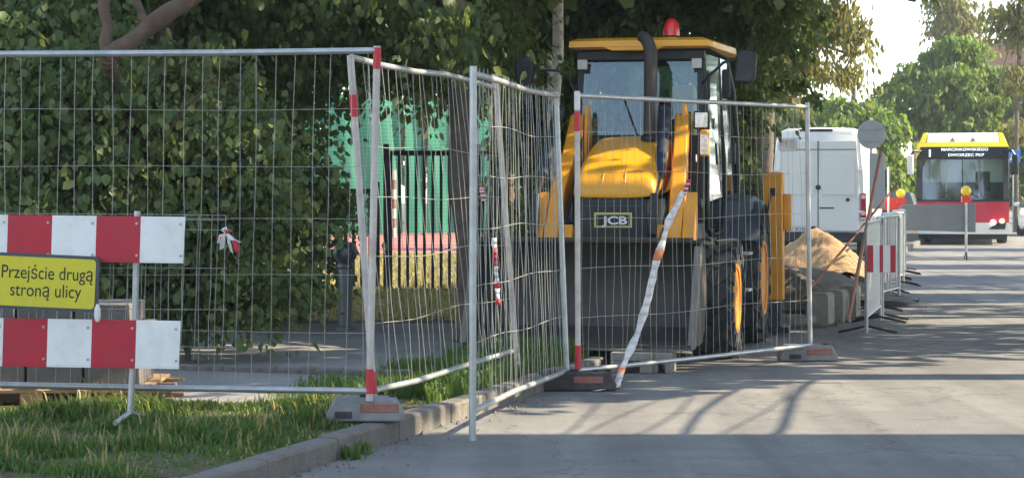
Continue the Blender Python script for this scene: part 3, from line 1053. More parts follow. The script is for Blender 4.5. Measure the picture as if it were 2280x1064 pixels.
# panel A (left, square to the view)
A_TR, A_BR = at(840, 103, ZA), at(822, 892, ZA)
A_TL, A_BL = at(-528, 112, ZA + .3), at(-535, 880, ZA + .3)
panel('grey mesh fence panel at the left behind the striped boards', A_TL, A_BL, A_TR, A_BR,
      [at(-528, 122, ZA + .3), at(0, 121, ZA + .19), at(500, 118, ZA + .07), at(838, 113, ZA)],
      [at(-535, 850, ZA + .3), at(0, 856, ZA + .19), at(300, 862, ZA + .12), at(822, 870, ZA)],
      34, (.17, .34, .505, .66, .83), 71, wav=.006,
      bands=[(A_BR, A_TR, .935, .995, 'tape_red'), (A_BR, A_TR, .02, .09, 'tape_red')])
# panel B (buckled, running back behind the middle post)
B_TL, B_BL = at(780, 124, 12.95), at(832, 884, 12.95)
B_TR, B_BR = at(1102, 166, 15.9), at(1152, 818, 15.9)
panel('buckled mesh fence panel with a kinked top rail left of the leaning tree', B_TL, B_BL, B_TR, B_BR,
      [at(782, 128, 12.95), at(852, 146, 13.5), at(925, 160, 14.1), at(990, 166, 14.7), at(1048, 180, 15.3), at(1102, 196, 15.9)],
      [at(834, 868, 12.95), at(925, 848, 13.6), at(1040, 812, 14.7), at(1152, 778, 15.9)],
      26, (.2, .4, .58, .74), 72, wav=.014, wr=.0024,
      bands=[(B_BL, B_TL, .82, .885, 'tape_red'), (B_BL, B_TL, .01, .075, 'tape_red')])
# panel C (from the post standing in the gutter)
C_TL, C_BL = at(1054, 148, 12.55), at(1052, 980, 12.55)
C_TR, C_BR = at(1238, 206, 16.2), at(1262, 832, 16.2)
panel('mesh fence panel with the loose post standing in the gutter', C_TL, C_BL, C_TR, C_BR,
      [at(1056, 166, 12.55), at(1110, 180, 13.5), at(1175, 202, 14.9), at(1240, 214, 16.2)],
      [at(1054, 914, 12.55), at(1150, 868, 14.2), at(1262, 826, 16.2)],
      34, (.2, .37, .54, .7, .85), 73, spike=.05, wav=.012, wr=.0028, postmat=('galvanised', 'galvanised'))
# panel D (in front of the machine)
D_TL, D_BL = at(1285, 203, 16.1), at(1287, 842, 16.1)
D_TR, D_BR = at(1797, 229, 18.9), at(1804, 782, 18.9)
panel('mesh fence panel in front of the yellow machine', D_TL, D_BL, D_TR, D_BR,
      [at(1286, 213, 16.1), at(1540, 226, 17.4), at(1797, 238, 18.9)],
      [at(1287, 824, 16.1), at(1560, 796, 17.5), at(1804, 768, 18.9)],
      34, (.19, .37, .55, .72, .87), 74, wav=.012, postmat=('worn_post', 'galvanised'),
      bands=[(D_BL, D_TL, .86, .93, 'tape_red'), (D_BL, D_TL, .03, .115, 'tape_red'), (D_BL, D_TL, .935, .995, 'tape_white')])


def fence_foot(label, p, rz, m, red, w=.62):
    t = thing('fence_foot', label, 'fence foot', p, rz, 'feet carrying the fence panels')
    h = .135
    prof = [(-w / 2, 0), (w / 2, 0), (w / 2, .05), (w / 2 - .05, h), (-w / 2 + .05, h), (-w / 2, .05)]
    MB().prism(prof, -.11, .11, axis='y').build('body', m, t, bevel=.012)
    MB().lathe([(.0, .15), (.032, .15), (.032, .137)], 12, c=(0, 0, 0)).build('socket', 'rubber_foot', t)
    MB().lathe([(.0, .146), (.024, .146), (.024, .137)], 10, c=(.16, 0, 0)).build('socket', 'rubber_foot', t)
    MB().box(-.02, .2, -.1165, -.109, .055, .105).build('reflector', red, t, bevel=.004)
    MB().box(-.17, -.07, -.1155, -.109, .02, .06).build('pocket', 'rubber_foot', t)
    return t


fence_foot('pale grey fence foot on the verge at the corner post', Vector((A_BR.x - .03, 12.72, .13)), 0.0, 'plastic_grey', 'foot_red', .44)
fence_foot('black fence foot with red reflector by the kerb', Vector((.46, 16.08, .004)), .08, 'rubber_foot', 'foot_red', .6)
fence_foot('grey fence foot with red patch right of the machine', Vector((2.555, 18.9, .004)), .03, 'plastic_grey', 'foot_red', .5)

# warning tapes
def ribbon(name, label, pts, w, mats, seed, tw=.6, wdir=Vector((1, 0, 0)), seg=4):
    rng = random.Random(seed)
    t = thing(name, label, 'tape', pts[0], 0, 'warning tapes on the fence')
    dense = []
    for i in range(len(pts) - 1):
        for k in range(seg):
            dense.append(pts[i].lerp(pts[i + 1], k / seg))
    dense.append(pts[-1])
    rows = []
    for i, p in enumerate(dense):
        a = tw * math.sin(i * .9 + seed) + rng.uniform(-.3, .3)
        dv = (wdir * math.cos(a) + Vector((0, 1, 0)) * math.sin(a)) * (w / 2) * rng.uniform(.7, 1.1)
        j = Vector((rng.uniform(-.003, .003), rng.uniform(-.004, .004), 0))
        rows.append((p - dv + j, p + j + Vector((0, .004 * math.sin(i), 0)), p + dv + j))
    for i in range(len(rows) - 1):
        mb = MB()
        q = [v - pts[0] for v in rows[i] + rows[i + 1]]
        mb.add(q, [(0, 1, 4, 3), (1, 2, 5, 4)])
        o = mb.build('strip', mats[i % len(mats)], t, smooth=True, angle=180)
        s = o.modifiers.new('s', 'SOLIDIFY')
        s.thickness = .0012
    return t


tp = [at(1524, 425, 17.28), at(1490, 490, 17.15), at(1462, 580, 17.0), at(1444, 660, 16.9), at(1420, 740, 16.75), at(1385, 820, 16.5), Vector((at(1372, 860, 16.2).x, 16.15, .02)), Vector((at(1325, 870, 16.0).x, 15.9, .012))]
ribbon('barrier_tape', 'long white barrier tape trailing from the fence to the road', tp, .07, ['tape_white'] * 7 + ['tape_orange'] + ['tape_white'] * 5, 3)
tp = [at(1100, 530, 13.42), at(1104, 580, 13.4), at(1106, 630, 13.38), at(1110, 678, 13.37)]
ribbon('barrier_tape', 'short red and white tape hanging on the dense middle panel', tp, .032, ['tape_white', 'tape_white', 'tape_red', 'tape_red', 'tape_red', 'tape_white', 'tape_white', 'tape_white', 'tape_red'], 5, .4)
tp = [at(1074, 415, 12.9), at(1072, 428, 12.87), at(1078, 448, 12.87)]
ribbon('barrier_tape', 'tiny red and white tape scrap beside the loose post', tp, .03, ['tape_red', 'tape_white'], 6, .4)
tp = [at(1534, 400, 17.36), at(1530, 415, 17.3), at(1526, 428, 17.27), at(1519, 440, 17.26)]
ribbon('barrier_tape', 'dark red tape knot at the top of the trailing tape', tp, .05, ['tape_red', 'tape_red', 'tape_white'], 9, .9)
# crumpled knot on panel A
tk = thing('tape_knot', 'crumpled red and white tape knot on the left fence panel', 'tape', at(508, 520, ZA), 0, 'warning tapes on the fence')
rng = random.Random(4)
for k, (dx, dy, m) in enumerate([(-24, 12, 'tape_red'), (-20, 22, 'tape_white'), (8, 42, 'tape_white'), (20, 42, 'tape_red'), (-8, -14, 'tape_white'), (6, -8, 'tape_red'), (26, 20, 'tape_white'), (-14, 34, 'tape_white')]):
    a = Vector((0, -.03 - .004 * k, 0))
    b = at(508 + dx, 520 + dy, ZA - .04) - at(508, 520, ZA)
    mid = a.lerp(b, .5) + Vector((rng.uniform(-.02, .02), -.02, rng.uniform(-.01, .02)))
    sd = Vector((rng.uniform(.4, 1), rng.uniform(-.5, .5), rng.uniform(-.5, .5))).normalized() * .018
    mb = MB().add([a - sd * .6, a + sd * .6, mid + sd, mid - sd, b + sd * .8, b - sd * .8], [(0, 1, 2, 3), (3, 2, 4, 5)])
    mb.build('strip', m, tk, smooth=True, angle=180)

# ================================================================ STRIPED BARRIER AND SIGN (left)
ZB = 12.35
t = thing('road_barrier', 'red and white striped board barrier on a wire frame at the left', 'barrier', Vector((at(305, 900, ZB).x, ZB, .10)))
L0 = t.location.copy()


def board(xr, yt, yb, skew, Y):
    """striped board: stripes 98 px long to the left of xr"""
    px = xr
    par = node('board', t)
    for k in range(7):
        x0 = px - 98.5
        q = []
        for x, yy in ((x0, yb), (px, yb), (px, yt), (x0, yt)):
            dy = (x - xr) * skew
            sh = (yy - yt) * -.045 if k == 0 and x == px else (yy - yt) * -.03
            q.append(at(x + sh, yy + dy, Y) - L0)
        mb = MB()
        mb.slab(q, .012)
        mb.build('stripe_white' if k % 2 == 0 else 'stripe_red', 'board_white' if k % 2 == 0 else 'board_red', par, bevel=.001)
        if k < 5:
            bc = (q[1] + q[2]) / 2
            for dz in (-.09, .09):
                MB().lathe([(.007, -.017), (.009, -.0125), (0, -.019)], 8, axis='y', c=bc + Vector((-.02, 0, dz))).build('bolt', 'galvanised', par)
        # folded edges of the sheet
        MB().slab([q[0] + Vector((0, -.0135, .014)), q[1] + Vector((0, -.0135, .014)), q[1] + Vector((0, -.0135, .017)), q[0] + Vector((0, -.0135, .017))], .0015).build('crease', 'board_white' if k % 2 == 0 else 'board_red', par)
        px = x0
    return par


board(413, 483, 586, .012, ZB)
board(403, 714, 821, .016, ZB)
MB().tube([at(306, 470, ZB + .04) - L0, at(300, 735, ZB + .04) - L0, at(290, 915, ZB + .04) - L0], .018, 10).build('post', 'galvanised', t, smooth=True)
fp = at(290, 917, ZB + .04) - L0
MB().tube([fp, at(325, 930, ZB + .25) - L0], .015, 8).build('foot', 'galvanised', t, smooth=True)
MB().tube([fp, at(256, 942, ZB - .15) - L0], .015, 8).build('foot', 'galvanised', t, smooth=True)
rng = random.Random(31)
for k in range(30):                     # wire mesh of the barrier frame
    x = 505 - k * 31
    pts = [at(x + rng.uniform(-2, 2) - (yy - 480) * .035, yy, ZB + .055) - L0 for yy in (479, 560, 640, 720, 800)]
    MB().tube(pts, .0022, 4, caps=False).build('wire', 'wire', t, smooth=True, angle=180)
for yy in (479, 490, 512, 598, 690, 772):
    pts = [at(x, yy + (x - 505) * .008 + rng.uniform(-1, 1), ZB + .049) - L0 for x in (-400, -100, 150, 350, 505)]
    MB().tube(pts, .0022, 4, caps=False).build('wire', 'wire', t, smooth=True, angle=180)
# yellow sign
ZS = 12.3
sg = thing('detour_sign', 'yellow sign with black lettering hung on the striped barrier', 'sign', at(98, 628, ZS))
S0 = sg.location.copy()
ang = R(2.6)
xd, yd = Vector((math.cos(ang), 0, -math.sin(ang))), Vector((math.sin(ang), 0, math.cos(ang)))
kpx = ZS / F


def rrect(w, h, r, n=5):
    out = []
    for cx, cy, a0 in ((w - r, h - r, 0), (-w + r, h - r, 90), (-w + r, -h + r, 180), (w - r, -h + r, 270)):
        for i in range(n + 1):
            a = R(a0 + 90 * i / n)
            out.append((cx + r * math.cos(a), cy + r * math.sin(a)))
    return out


def plate(prof, y0, y1, name, m, parent, **k):
    n = len(prof)
    vs = [xd * x + yd * z + Vector((0, yy, 0)) for yy in (y0, y1) for x, z in prof]
    MB().add(vs, [tuple(range(n)), tuple(range(2 * n - 1, n - 1, -1))] + [(i, i + n, (i + 1) % n + n, (i + 1) % n) for i in range(n)]).build(name, m, parent, **k)


plate([(x * kpx, z * kpx) for x, z in rrect(122, 62, 12)], -.012, .012, 'frame', 'sign_edge', sg, smooth=True)
plate([(x * kpx, z * kpx) for x, z in rrect(115, 55, 9)], -.015, -.0125, 'face', 'sign_yellow', sg)
text('lettering', 'Przejście drugą', 'ink', sg, xd * (8 * kpx) + yd * (7 * kpx) + Vector((0, -.0155, 0)), xd, yd, width=203 * kpx, height=30 * kpx)
text('lettering', 'stroną ulicy', 'ink', sg, xd * (6 * kpx) + yd * (-32 * kpx) + Vector((0, -.0155, 0)), xd, yd, width=158 * kpx, height=30 * kpx)
MB().lathe([(0, -.053), (.012, -.045), (.019, -.015), (.017, .025), (.006, .05), (0, .052)], 10, c=(at(217, 697, ZS - .03) - S0)).build('plastic_tag', 'tape_white', sg, smooth=True)

# ================================================================ PALLETS AND SLABS (left, behind the barrier)
t = thing('pallet', 'wooden pallet on the footpath below the striped boards', 'pallet', Vector((at(80, 430, 13.75).x, 13.75, .108)), 0.02)
for k in range(7):
    MB().box(-.78 + k * .232, -.78 + k * .232 + .13, -.2, .75, .122, .144).build('deck_board', 'wood', t, bevel=.004)
for yy in (-.2, .25, .65):
    for xx in (-.78, -.06, .62):
        MB().box(xx, xx + .14, yy, yy + .1, .022, .1).build('block', 'wood', t, bevel=.004)
    MB().box(-.78, .84, yy, yy + .1, .1, .121).build('stringer', 'wood', t, bevel=.003)
    MB().box(-.78, .84, yy, yy + .1, 0, .0215).build('bottom_board', 'wood', t, bevel=.003)
k = 0
for lay in range(4):
    for col in range(4 if lay < 3 else 3):
        x0 = at(80, 430, 13.75).x - .75 + col * .36 + (.3 if lay == 3 else 0)
        o = thing('paving_slab', 'grey concrete slab stacked on the wooden pallet behind the barrier', 'slab', Vector((x0, 13.62, .2535 + lay * .127)), random.uniform(-.02, .02), 'slabs stacked on the pallet')
        MB().box(0, .345, 0, .6, 0, .125).build('block', 'stack_concrete', o, bevel=.008)
        k += 1
p = gnd(345, 852, .108)
t = thing('timber_offcut', 'short pale timber offcut lying beside the pallet', 'timber', p, .3)
MB().box(-.06, .06, -.2, .2, 0, .06).build('timber', 'wood', t, bevel=.004)

# ================================================================ BOLLARD
t = thing('bollard', 'dark round-headed bollard on the footpath beside the shrubs', 'bollard', gnd(769, 735, .108))
MB().lathe([(.10, 0), (.10, .03), (.072, .05), (.07, .60), (.085, .62), (.085, .65), (.06, .665)], 20).build('post', 'bollard', t, smooth=True)
MB().lathe([(.05, .655), (.105, .70), (.122, .76), (.11, .82), (.07, .86), (0, .872)], 20).build('head', 'bollard', t, smooth=True, angle=60)
MB().lathe([(.062, -.131), (.075, -.137), (.088, -.128), (.088, -.095), (.062, -.095)], 20, axis='y', c=(0, 0, .757), closed=True).build('ring', 'machine_grey', t, smooth=True)

# ================================================================ IRON FENCE, NETTING, FIELD POLE
FY = 29.8
def iron_fence(label, x0, x1, ztop, step, posts):
    t = thing('iron_fence', label, 'fence', Vector(((at(x0, 0, FY).x + at(x1, 0, FY).x) / 2, FY, .1)), 0, 'iron fences along the sports field')
    lx = t.location.x
    a, b = at(x0, 0, FY).x - lx, at(x1, 0, FY).x - lx
    MB().box(a, b, -.02, .02, ztop - .16, ztop - .09).build('rail', 'iron', t)
    MB().box(a, b, -.02, .02, .0, .05).build('rail', 'iron', t)
    x = a + .06
    pk = None
    while x < b:
        if pk is None:
            pk = MB().box(-.020, .020, -.045, -.021, .02, ztop - .1).build('picket', 'iron', t)
            o = pk
        else:
            o = pk.copy()
            COL.objects.link(o)
        o.location = (x, 0, 0)
        x += step
    for px in posts:
        xx = at(px, 0, FY).x - lx
        MB().box(xx - .045, xx + .045, -.045, .045, -.1, ztop).build('post', 'iron', t, bevel=.005)


iron_fence('low black iron fence behind the bollard', 540, 838, 1.5, .112, (690, 838))
iron_fence('taller black iron railing before the green netting', 861, 1260, 2.02, .114, (861, 1063))

t = thing('netting_screen', 'tall green windbreak netting across the sports field', 'netting', Vector((-3.4, 70, .1)), R(24))
rng = random.Random(8)
def sheet_net(px0, px1, zt, zb=.06):
    a, b = at(px0, 0, 70).x + 3.4, at(px1, 0, 70).x + 3.4
    n = max(4, int((b - a) / .12))
    mb = MB()
    rows = 7
    ph = rng.uniform(0, 6)
    vs = []
    for r in range(rows):
        for i in range(n + 1):
            u = i / n
            x = a + (b - a) * u
            z = zb + (zt - zb - .12 * math.sin(math.pi * u)) * r / (rows - 1)
            vs.append((x, .10 * math.sin(x * 4 + ph + r * .35) + .05 * math.sin(x * 9 + r), z))
    fs = [(r * (n + 1) + i, r * (n + 1) + i + 1, (r + 1) * (n + 1) + i + 1, (r + 1) * (n + 1) + i) for r in range(rows - 1) for i in range(n)]
    mb.add(vs, fs).build('net', 'net_green', t, smooth=True, angle=180)


for px0, px1, zt in ((560, 700, 4.2), (706, 790, 4.6), (796, 896, 4.7), (899, 944, 4.5), (953, 1008, 4.6), (1013, 1048, 4.4), (1053, 1096, 4.3), (1100, 1122, 3.9), (1126, 1160, 3.6)):
    sheet_net(px0, px1, zt)
for px in (703, 793, 876, 949, 1011, 1098, 1124):
    x = at(px, 0, 70).x + 3.4
    MB().tube([(x, .18, -.1), (x, .18, 5.0)], .045, 8).build('mast', 'iron', t, smooth=True)
MB().tube([(at(560, 0, 70).x + 3.4, .18, 4.85), (at(1158, 0, 70).x + 3.4, .18, 4.85)], .02, 6).build('cable', 'iron', t)
t = thing('striped_pole', 'red and white striped post on the running track edge', 'pole', Vector((at(877, 0, 66).x, 66, .11)))
for k in range(7):
    MB().lathe([(.07, k * .29), (.07, k * .29 + .288)], 12).build('band', 'foot_red' if k % 2 else 'sticker', t, smooth=True)

# ================================================================ BACKHOE LOADER
J = thing('backhoe_loader', 'yellow backhoe loader with black front and lowered bucket facing the street', 'excavator', (1.0, 19.41, 0.002), -R(12))


def wheel(x, y, r, w, name='wheel'):
    s = 1 if x > 0 else -1
    h = node(name, J, (x, y, r))
    mb = MB()
    ri = r * .56
    prof = [(ri, -w * .36), (ri + .02, -w * .47), (r * .80, -w * .5), (r * .93, -w * .46), (r * .955, -w * .38), (r * .965, 0), (r * .955, w * .38), (r * .93, w * .46), (r * .80, w * .5), (ri + .02, w * .47), (ri, w * .36)]
    mb.lathe(prof, 40, axis='x')
    nl = 19
    for k in range(nl):
        for sd in (-1, 1):
            a = 2 * math.pi * (k + (.5 if sd > 0 else 0)) / nl
            M = Matrix.Rotation(a, 4, 'X') @ Matrix.Translation((sd * w * .26, 0, r * .975)) @ Matrix.Rotation(sd * R(38), 4, 'Z')
            mb.box(-w * .30, w * .24, -.036, .036, -.035, .022, M)
            M2 = Matrix.Rotation(a, 4, 'X') @ Matrix.Translation((sd * w * .475, -sd * 0, r * .90))
            mb.box(-.022, .022, -.036, .036, -.07, .055, M2)
    mb.build('tyre', 'tyre', h, smooth=True, angle=30)
    o = s * w * .5
    pr = [(ri + .018, o * .90), (ri + .006, o * 1.0), (ri - .02, o * .98), (ri - .045, o * .62), (ri * .62, o * .35), (ri * .55, o * .5), (ri * .30, o * .55), (ri * .26, o * .85), (0, o * .88)]
    MB().lathe(pr, 32, axis='x').build('rim', 'rim_orange', h, smooth=True, angle=40)
    for k in range(8):
        a = 2 * math.pi * k / 8
        MB().lathe([(.016, o * .5), (.016, o * .62), (0, o * .62)], 6, axis='x', c=(0, ri * .44 * math.cos(a), ri * .44 * math.sin(a))).build('wheel_bolt', 'machine_black', h)


for s in (-1, 1):
    wheel(s * .83, 0, .52, .36)
    wheel(s * .82, 2.08, .625, .46)
MB().box(-.40, .40, -.42, 2.95, .47, .98).build('chassis', 'machine_black', J, bevel=.02)
MB().box(-.66, .66, -.10, .10, .40, .64).build('front_axle', 'machine_black', J, bevel=.03)
MB().box(-.62, .62, 1.95, 2.2, .48, .76).build('rear_axle', 'machine_black', J, bevel=.03)

# bonnet
rings = []
for y, zt, hw, tw, zb in ((-.615, 1.46, .335, .30, 1.405), (-.60, 1.535, .35, .31, 1.40), (-.55, 1.60, .355, .315, 1.40), (-.42, 1.66, .36, .315, 1.40), (-.1, 1.775, .365, .315, 1.40), (.4, 1.92, .37, .32, 1.40), (.86, 2.01, .375, .325, 1.40)):
    d_ = min(.06, (zt - zb) * .4)
    p = [(-hw, zb), (-hw, zb + (zt - zb) * .35), (-hw, zt - d_ * 1.5), (-hw + .008, zt - d_ * .8), (-tw, zt - .012), (-tw * .85, zt), (-tw * .4, zt + .004), (0, zt + .012), (tw * .4, zt + .004), (tw * .85, zt), (tw, zt - .012), (hw - .008, zt - d_ * .8), (hw, zt - d_ * 1.5), (hw, zb + (zt - zb) * .35), (hw, zb)]
    rings.append([Vector((x, y, z)) for x, z in p])
bon = MB().loft(rings).build('bonnet', 'jcb_yellow', J, smooth=True, sub=2)
for xa, xb in ((-.10, -.03), (.10, .06)):
    MB().tube([(xa, -.596, 1.54), (xa * .95, -.55, 1.604), ((xa + xb) / 2, -.40, 1.670), (xb, -.12, 1.772)], [.003, .006, .007, .003], 6).build('crease', 'jcb_yellow', J, smooth=True)
# black nose
rings = []
for z, hw, yf in ((.62, .30, -.50), (.85, .335, -.575), (1.15, .35, -.60), (1.398, .335, -.585)):
    rings.append([Vector(v) for v in ((-hw, .2, z), (-hw, yf + .06, z), (-hw + .05, yf + .008, z), (0, yf - .012, z), (hw - .05, yf + .008, z), (hw, yf + .06, z), (hw, .2, z))])
MB().loft(rings).build('grille', 'machine_black', J, smooth=True, angle=40)
for z in (.98, 1.05, 1.33):
    MB().box(-.24, .24, -.6245, -.616, z, z + .012).build('grille_slat', 'machine_grey', J)
bd = MB().box(-.165, .165, -.632, -.617, 1.150, 1.280).build('badge', 'badge_border', J, bevel=.004)
MB().box(-.146, .146, -.637, -.6325, 1.168, 1.262).build('badge_field', 'ink', bd)
text('lettering', 'JCB', 'badge_white', bd, (0.015, -.6385, 1.181), (1, 0, 0), (0, 0, 1), width=.22, height=.068, bold=.03)
MB().lathe([(.0, 0), (.028, 0), (.028, .02), (0, .02)], 12, axis='y', c=(.05, -.63, .985)).build('tow_eye', 'machine_grey', J)

# exhaust stack
ex = MB().tube([(.17, .42, 1.86), (.17, .44, 2.3), (.17, .45, 2.66), (.165, .455, 2.75), (.14, .47, 2.82), (.10, .50, 2.865), (.07, .52, 2.875)], [.066, .064, .062, .062, .058, .054, .05], 14).build('exhaust_pipe', 'exhaust', J, smooth=True, angle=70)
MB().lathe([(.09, 1.93), (.09, 1.96), (.066, 1.975)], 14, c=(.17, .425, 0)).build('collar', 'machine_black', ex, smooth=True)

# ---- cab
CF, CR_ = .86, 2.40           # front / rear of the cab
zf, zr = 2.76, 2.76
FL, FR, RL, RR = (-.575, CF), (.575, CF), (-.70, CR_), (.70, CR_)
def pil(name, pts, r, m='machine_black'):
    return MB().tube(pts, r, 8).build(name, m, J, smooth=True)


MB().hexa([Vector(v) for v in ((-.60, CF, .98), (.60, CF, .98), (.72, CR_ - .35, 1.28), (-.72, CR_ - .35, 1.28), (-.60, CF, 1.10), (.60, CF, 1.10), (.72, CR_ - .35, 1.34), (-.72, CR_ - .35, 1.34))]).build('cab_floor', 'machine_black', J)
MB().box(-.60, .60, CF - .02, CF + .05, 1.0, 1.98).build('cab_firewall', 'machine_black', J, bevel=.01)
for s in (-1, 1):
    MB().hexa([Vector(v) for v in ((s * .575 - .035, CF - .03, 1.0), (s * .575 + .035, CF - .03, 1.0), (s * .575 + .035, CF + .04, 1.0), (s * .575 - .035, CF + .04, 1.0),
                                   (s * .56 - .035, CF + .10, 2.77), (s * .56 + .035, CF + .10, 2.77), (s * .56 + .035, CF + .17, 2.77), (s * .56 - .035, CF + .17, 2.77))]).build('front_pillar', 'machine_black', J, bevel=.008)
    pil('rear_pillar', [(s * .64, CR_ - .12, 2.77), (s * .70, CR_ - .02, 2.45), (s * .735, CR_ + .02, 2.0), (s * .75, CR_ - .02, 1.55), (s * .75, CR_ - .1, 1.30)], .032)
    pil('door_frame', [(s * .585, CF + .14, 2.74), (s * .615, CF + .10, 2.2), (s * .63, CF + .06, 1.5), (s * .635, CF + .07, 1.12), (s * .66, CF + .30, 1.06), (s * .70, CF + .62, 1.08), (s * .715, CF + .80, 1.3), (s * .70, CF + .85, 1.7), (s * .66, CF + .85, 2.3), (s * .63, CF + .82, 2.74)], .018)
    # side panes
    MB().slab([(s * .628, CF + .09, 1.12), (s * .706, CF + .78, 1.12), (s * .636, CF + .80, 2.74), (s * .592, CF + .14, 2.74)], .006).build('door_pane', 'cab_glass', J)
    MB().slab([(s * .72, CF + .86, 1.36), (s * .742, CR_ - .08, 1.40), (s * .66, CR_ - .12, 2.74), (s * .645, CF + .88, 2.74)], .006).build('side_pane', 'cab_glass', J)
    MB().hexa([Vector(v) for v in ((s * .60, CF + .02, .80), (s * .66, CF + .02, .80), (s * .70, CF + .75, .80), (s * .62, CF + .75, .80), (s * .60, CF + .02, 1.04), (s * .645, CF + .02, 1.04), (s * .69, CF + .75, 1.04), (s * .62, CF + .75, 1.04))]).build('sill_panel', 'machine_grey', J)
# windscreen (two panes split by a strip) and rear pane
MB().slab([(-.545, CF - .005, 1.985), (.545, CF - .005, 1.985), (.53, CF + .115, 2.70), (-.53, CF + .115, 2.70)], .006).build('windscreen', 'cab_glass', J)
MB().slab([(-.62, CR_ - .02, 1.5), (.62, CR_ - .02, 1.5), (.6, CR_ - .10, 2.72), (-.6, CR_ - .10, 2.72)], .006).build('rear_pane', 'cab_glass', J)
MB().box(-.60, .60, CF + .06, CF + .18, 2.685, 2.775).build('header', 'machine_black', J, bevel=.01)
MB().box(-.6, .6, CR_ - .14, CR_ - .04, 2.70, 2.775).build('header', 'machine_black', J, bevel=.01)
# roof
def roofring(z, gx, gf, gr):
    return [Vector(v) for v in ((-.62 - gx, CF - .02 - gf, z), (-.30, CF - .07 - gf, z), (.30, CF - .07 - gf, z), (.62 + gx, CF - .02 - gf, z), (.74 + gx, CR_ - .3, z), (.70 + gx, CR_ + .02 + gr, z), (-.70 - gx, CR_ + .02 + gr, z), (-.74 - gx, CR_ - .3, z))]


MB().loft([roofring(2.785, .0, .0, .0), roofring(2.80, .03, .05, .03), roofring(2.855, .025, .045, .03), roofring(2.885, -.03, -.03, -.04), roofring(2.895, -.16, -.2, -.2)]).build('roof', 'jcb_yellow', J, smooth=True, angle=50)
MB().prism([(-.33, 2.80), (-.24, 2.762), (.17, 2.762), (.26, 2.80)], CF - .118, CF - .05, axis='y').build('roof_visor', 'jcb_yellow', J, bevel=.008)
MB().box(-.66, .66, CF + .02, CR_ - .08, 2.776, 2.7845).build('headlining', 'machine_black', J)
# interior
st = MB().box(-.24, .24, 1.62, 2.1, 1.55, 1.70).build('seat', 'seat', J, bevel=.05)
MB().box(-.23, .23, 2.05, 2.2, 1.68, 2.35).build('backrest', 'seat', st, bevel=.05)
MB().box(-.12, .12, 1.7, 2.0, 1.2, 1.56).build('pedestal', 'machine_black', st)
stw = MB().tube([(-.05, 1.05, 1.35), (-.05, 1.28, 1.93)], .035, 8).build('steering_column', 'machine_black', J, smooth=True)
sw = MB()
ringp = [Vector((-.05 + .19 * math.cos(a), 1.28 + .09 + .17 * math.sin(a) * .9, 1.95 + .09 * math.sin(a))) for a in np.linspace(0, 2 * math.pi, 21)]
sw.tube(ringp, .014, 6, caps=False).build('steering_wheel', 'machine_black', stw, smooth=True)
MB().box(-.50, .50, .92, 1.05, 1.72, 1.97).build('dashboard', 'interior', J, bevel=.03)
MB().box(.36, .52, 1.3, 2.0, 1.35, 1.72).build('side_console', 'interior', J, bevel=.03)
pil('wiper', [(-.02, CF - .03, 2.0), (-.10, CF + .0, 2.2), (-.16, CF + .03, 2.36)], .008)
# lamps, mirrors, beacon
def worklamp(x, y, z, w, h):
    b = MB().box(x - w / 2, x + w / 2, y, y + .08, z - h / 2, z + h / 2).build('work_lamp', 'machine_black', J, bevel=.012)
    MB().box(x - w / 2 + .014, x + w / 2 - .014, y - .006, y - .0005, z - h / 2 + .014, z + h / 2 - .014).build('lens', 'lens', b, bevel=.004)


worklamp(.60, CF - .17, 2.115, .145, .165)
pil('lamp_bracket', [(.60, CF - .1, 2.03), (.60, CF - .06, 1.85)], .02)
for s in (-1, 1):
    MB().box(s * .535 - .045, s * .535 + .045, CF - .005, CF + .03, 2.60, 2.69).build('sticker', 'sticker', J, bevel=.004)
pil('mirror_arm', [(.59, CF - .01, 2.46), (.66, CF - .10, 2.52), (.70, CF - .12, 2.55), (.80, CF - .13, 2.64), (.98, CF - .14, 2.68)], .014)
pil('mirror_arm', [(.66, CF - .10, 2.52), (.66, CF - .09, 2.32), (.62, CF - .05, 2.25)], .014)
mr = MB().prism([(.90, 2.46), (1.06, 2.44), (1.095, 2.50), (1.11, 2.70), (1.085, 2.745), (.95, 2.755), (.925, 2.72)], CF - .21, CF - .13, axis='y').build('mirror', 'machine_black', J, bevel=.02)
MB().prism([(.92, 2.48), (1.055, 2.465), (1.09, 2.70), (.95, 2.73)], CF - .129, CF - .126, axis='y').build('mirror_glass', 'chrome', mr)
pil('mirror_arm', [(-.59, CF - .01, 2.35), (-.66, CF - .06, 2.55), (-.75, CF - .1, 2.585), (-1.05, CF - .13, 2.60)], .012)
mr = MB().prism([(-1.13, 2.44), (-.99, 2.44), (-.965, 2.48), (-.965, 2.66), (-1.0, 2.71), (-1.11, 2.71), (-1.14, 2.67)], CF - .21, CF - .13, axis='y').build('mirror', 'machine_black', J, bevel=.02)
MB().prism([(-1.12, 2.46), (-.985, 2.46), (-.985, 2.68), (-1.12, 2.68)], CF - .129, CF - .126, axis='y').build('mirror_glass', 'chrome', mr)
MB().box(.70, .78, 1.45, 1.5, 2.34, 2.62).build('side_lamp', 'machine_black', J, bevel=.02)
MB().box(.745, .80, 1.72, 1.80, 1.72, 1.94).build('door_handle', 'machine_black', J, bevel=.02)
bx, by = .215, 1.50
MB().lathe([(.085, 2.893), (.085, 2.93), (.07, 2.945)], 16, c=(bx, by, 0)).build('beacon_base', 'machine_black', J, smooth=True)
MB().lathe([(.078, 2.9455), (.077, 2.99), (.068, 3.05), (.05, 3.09), (.022, 3.112), (0, 3.116)], 20, c=(bx, by, 0)).build('beacon', 'beacon_red', J, smooth=True, angle=60)

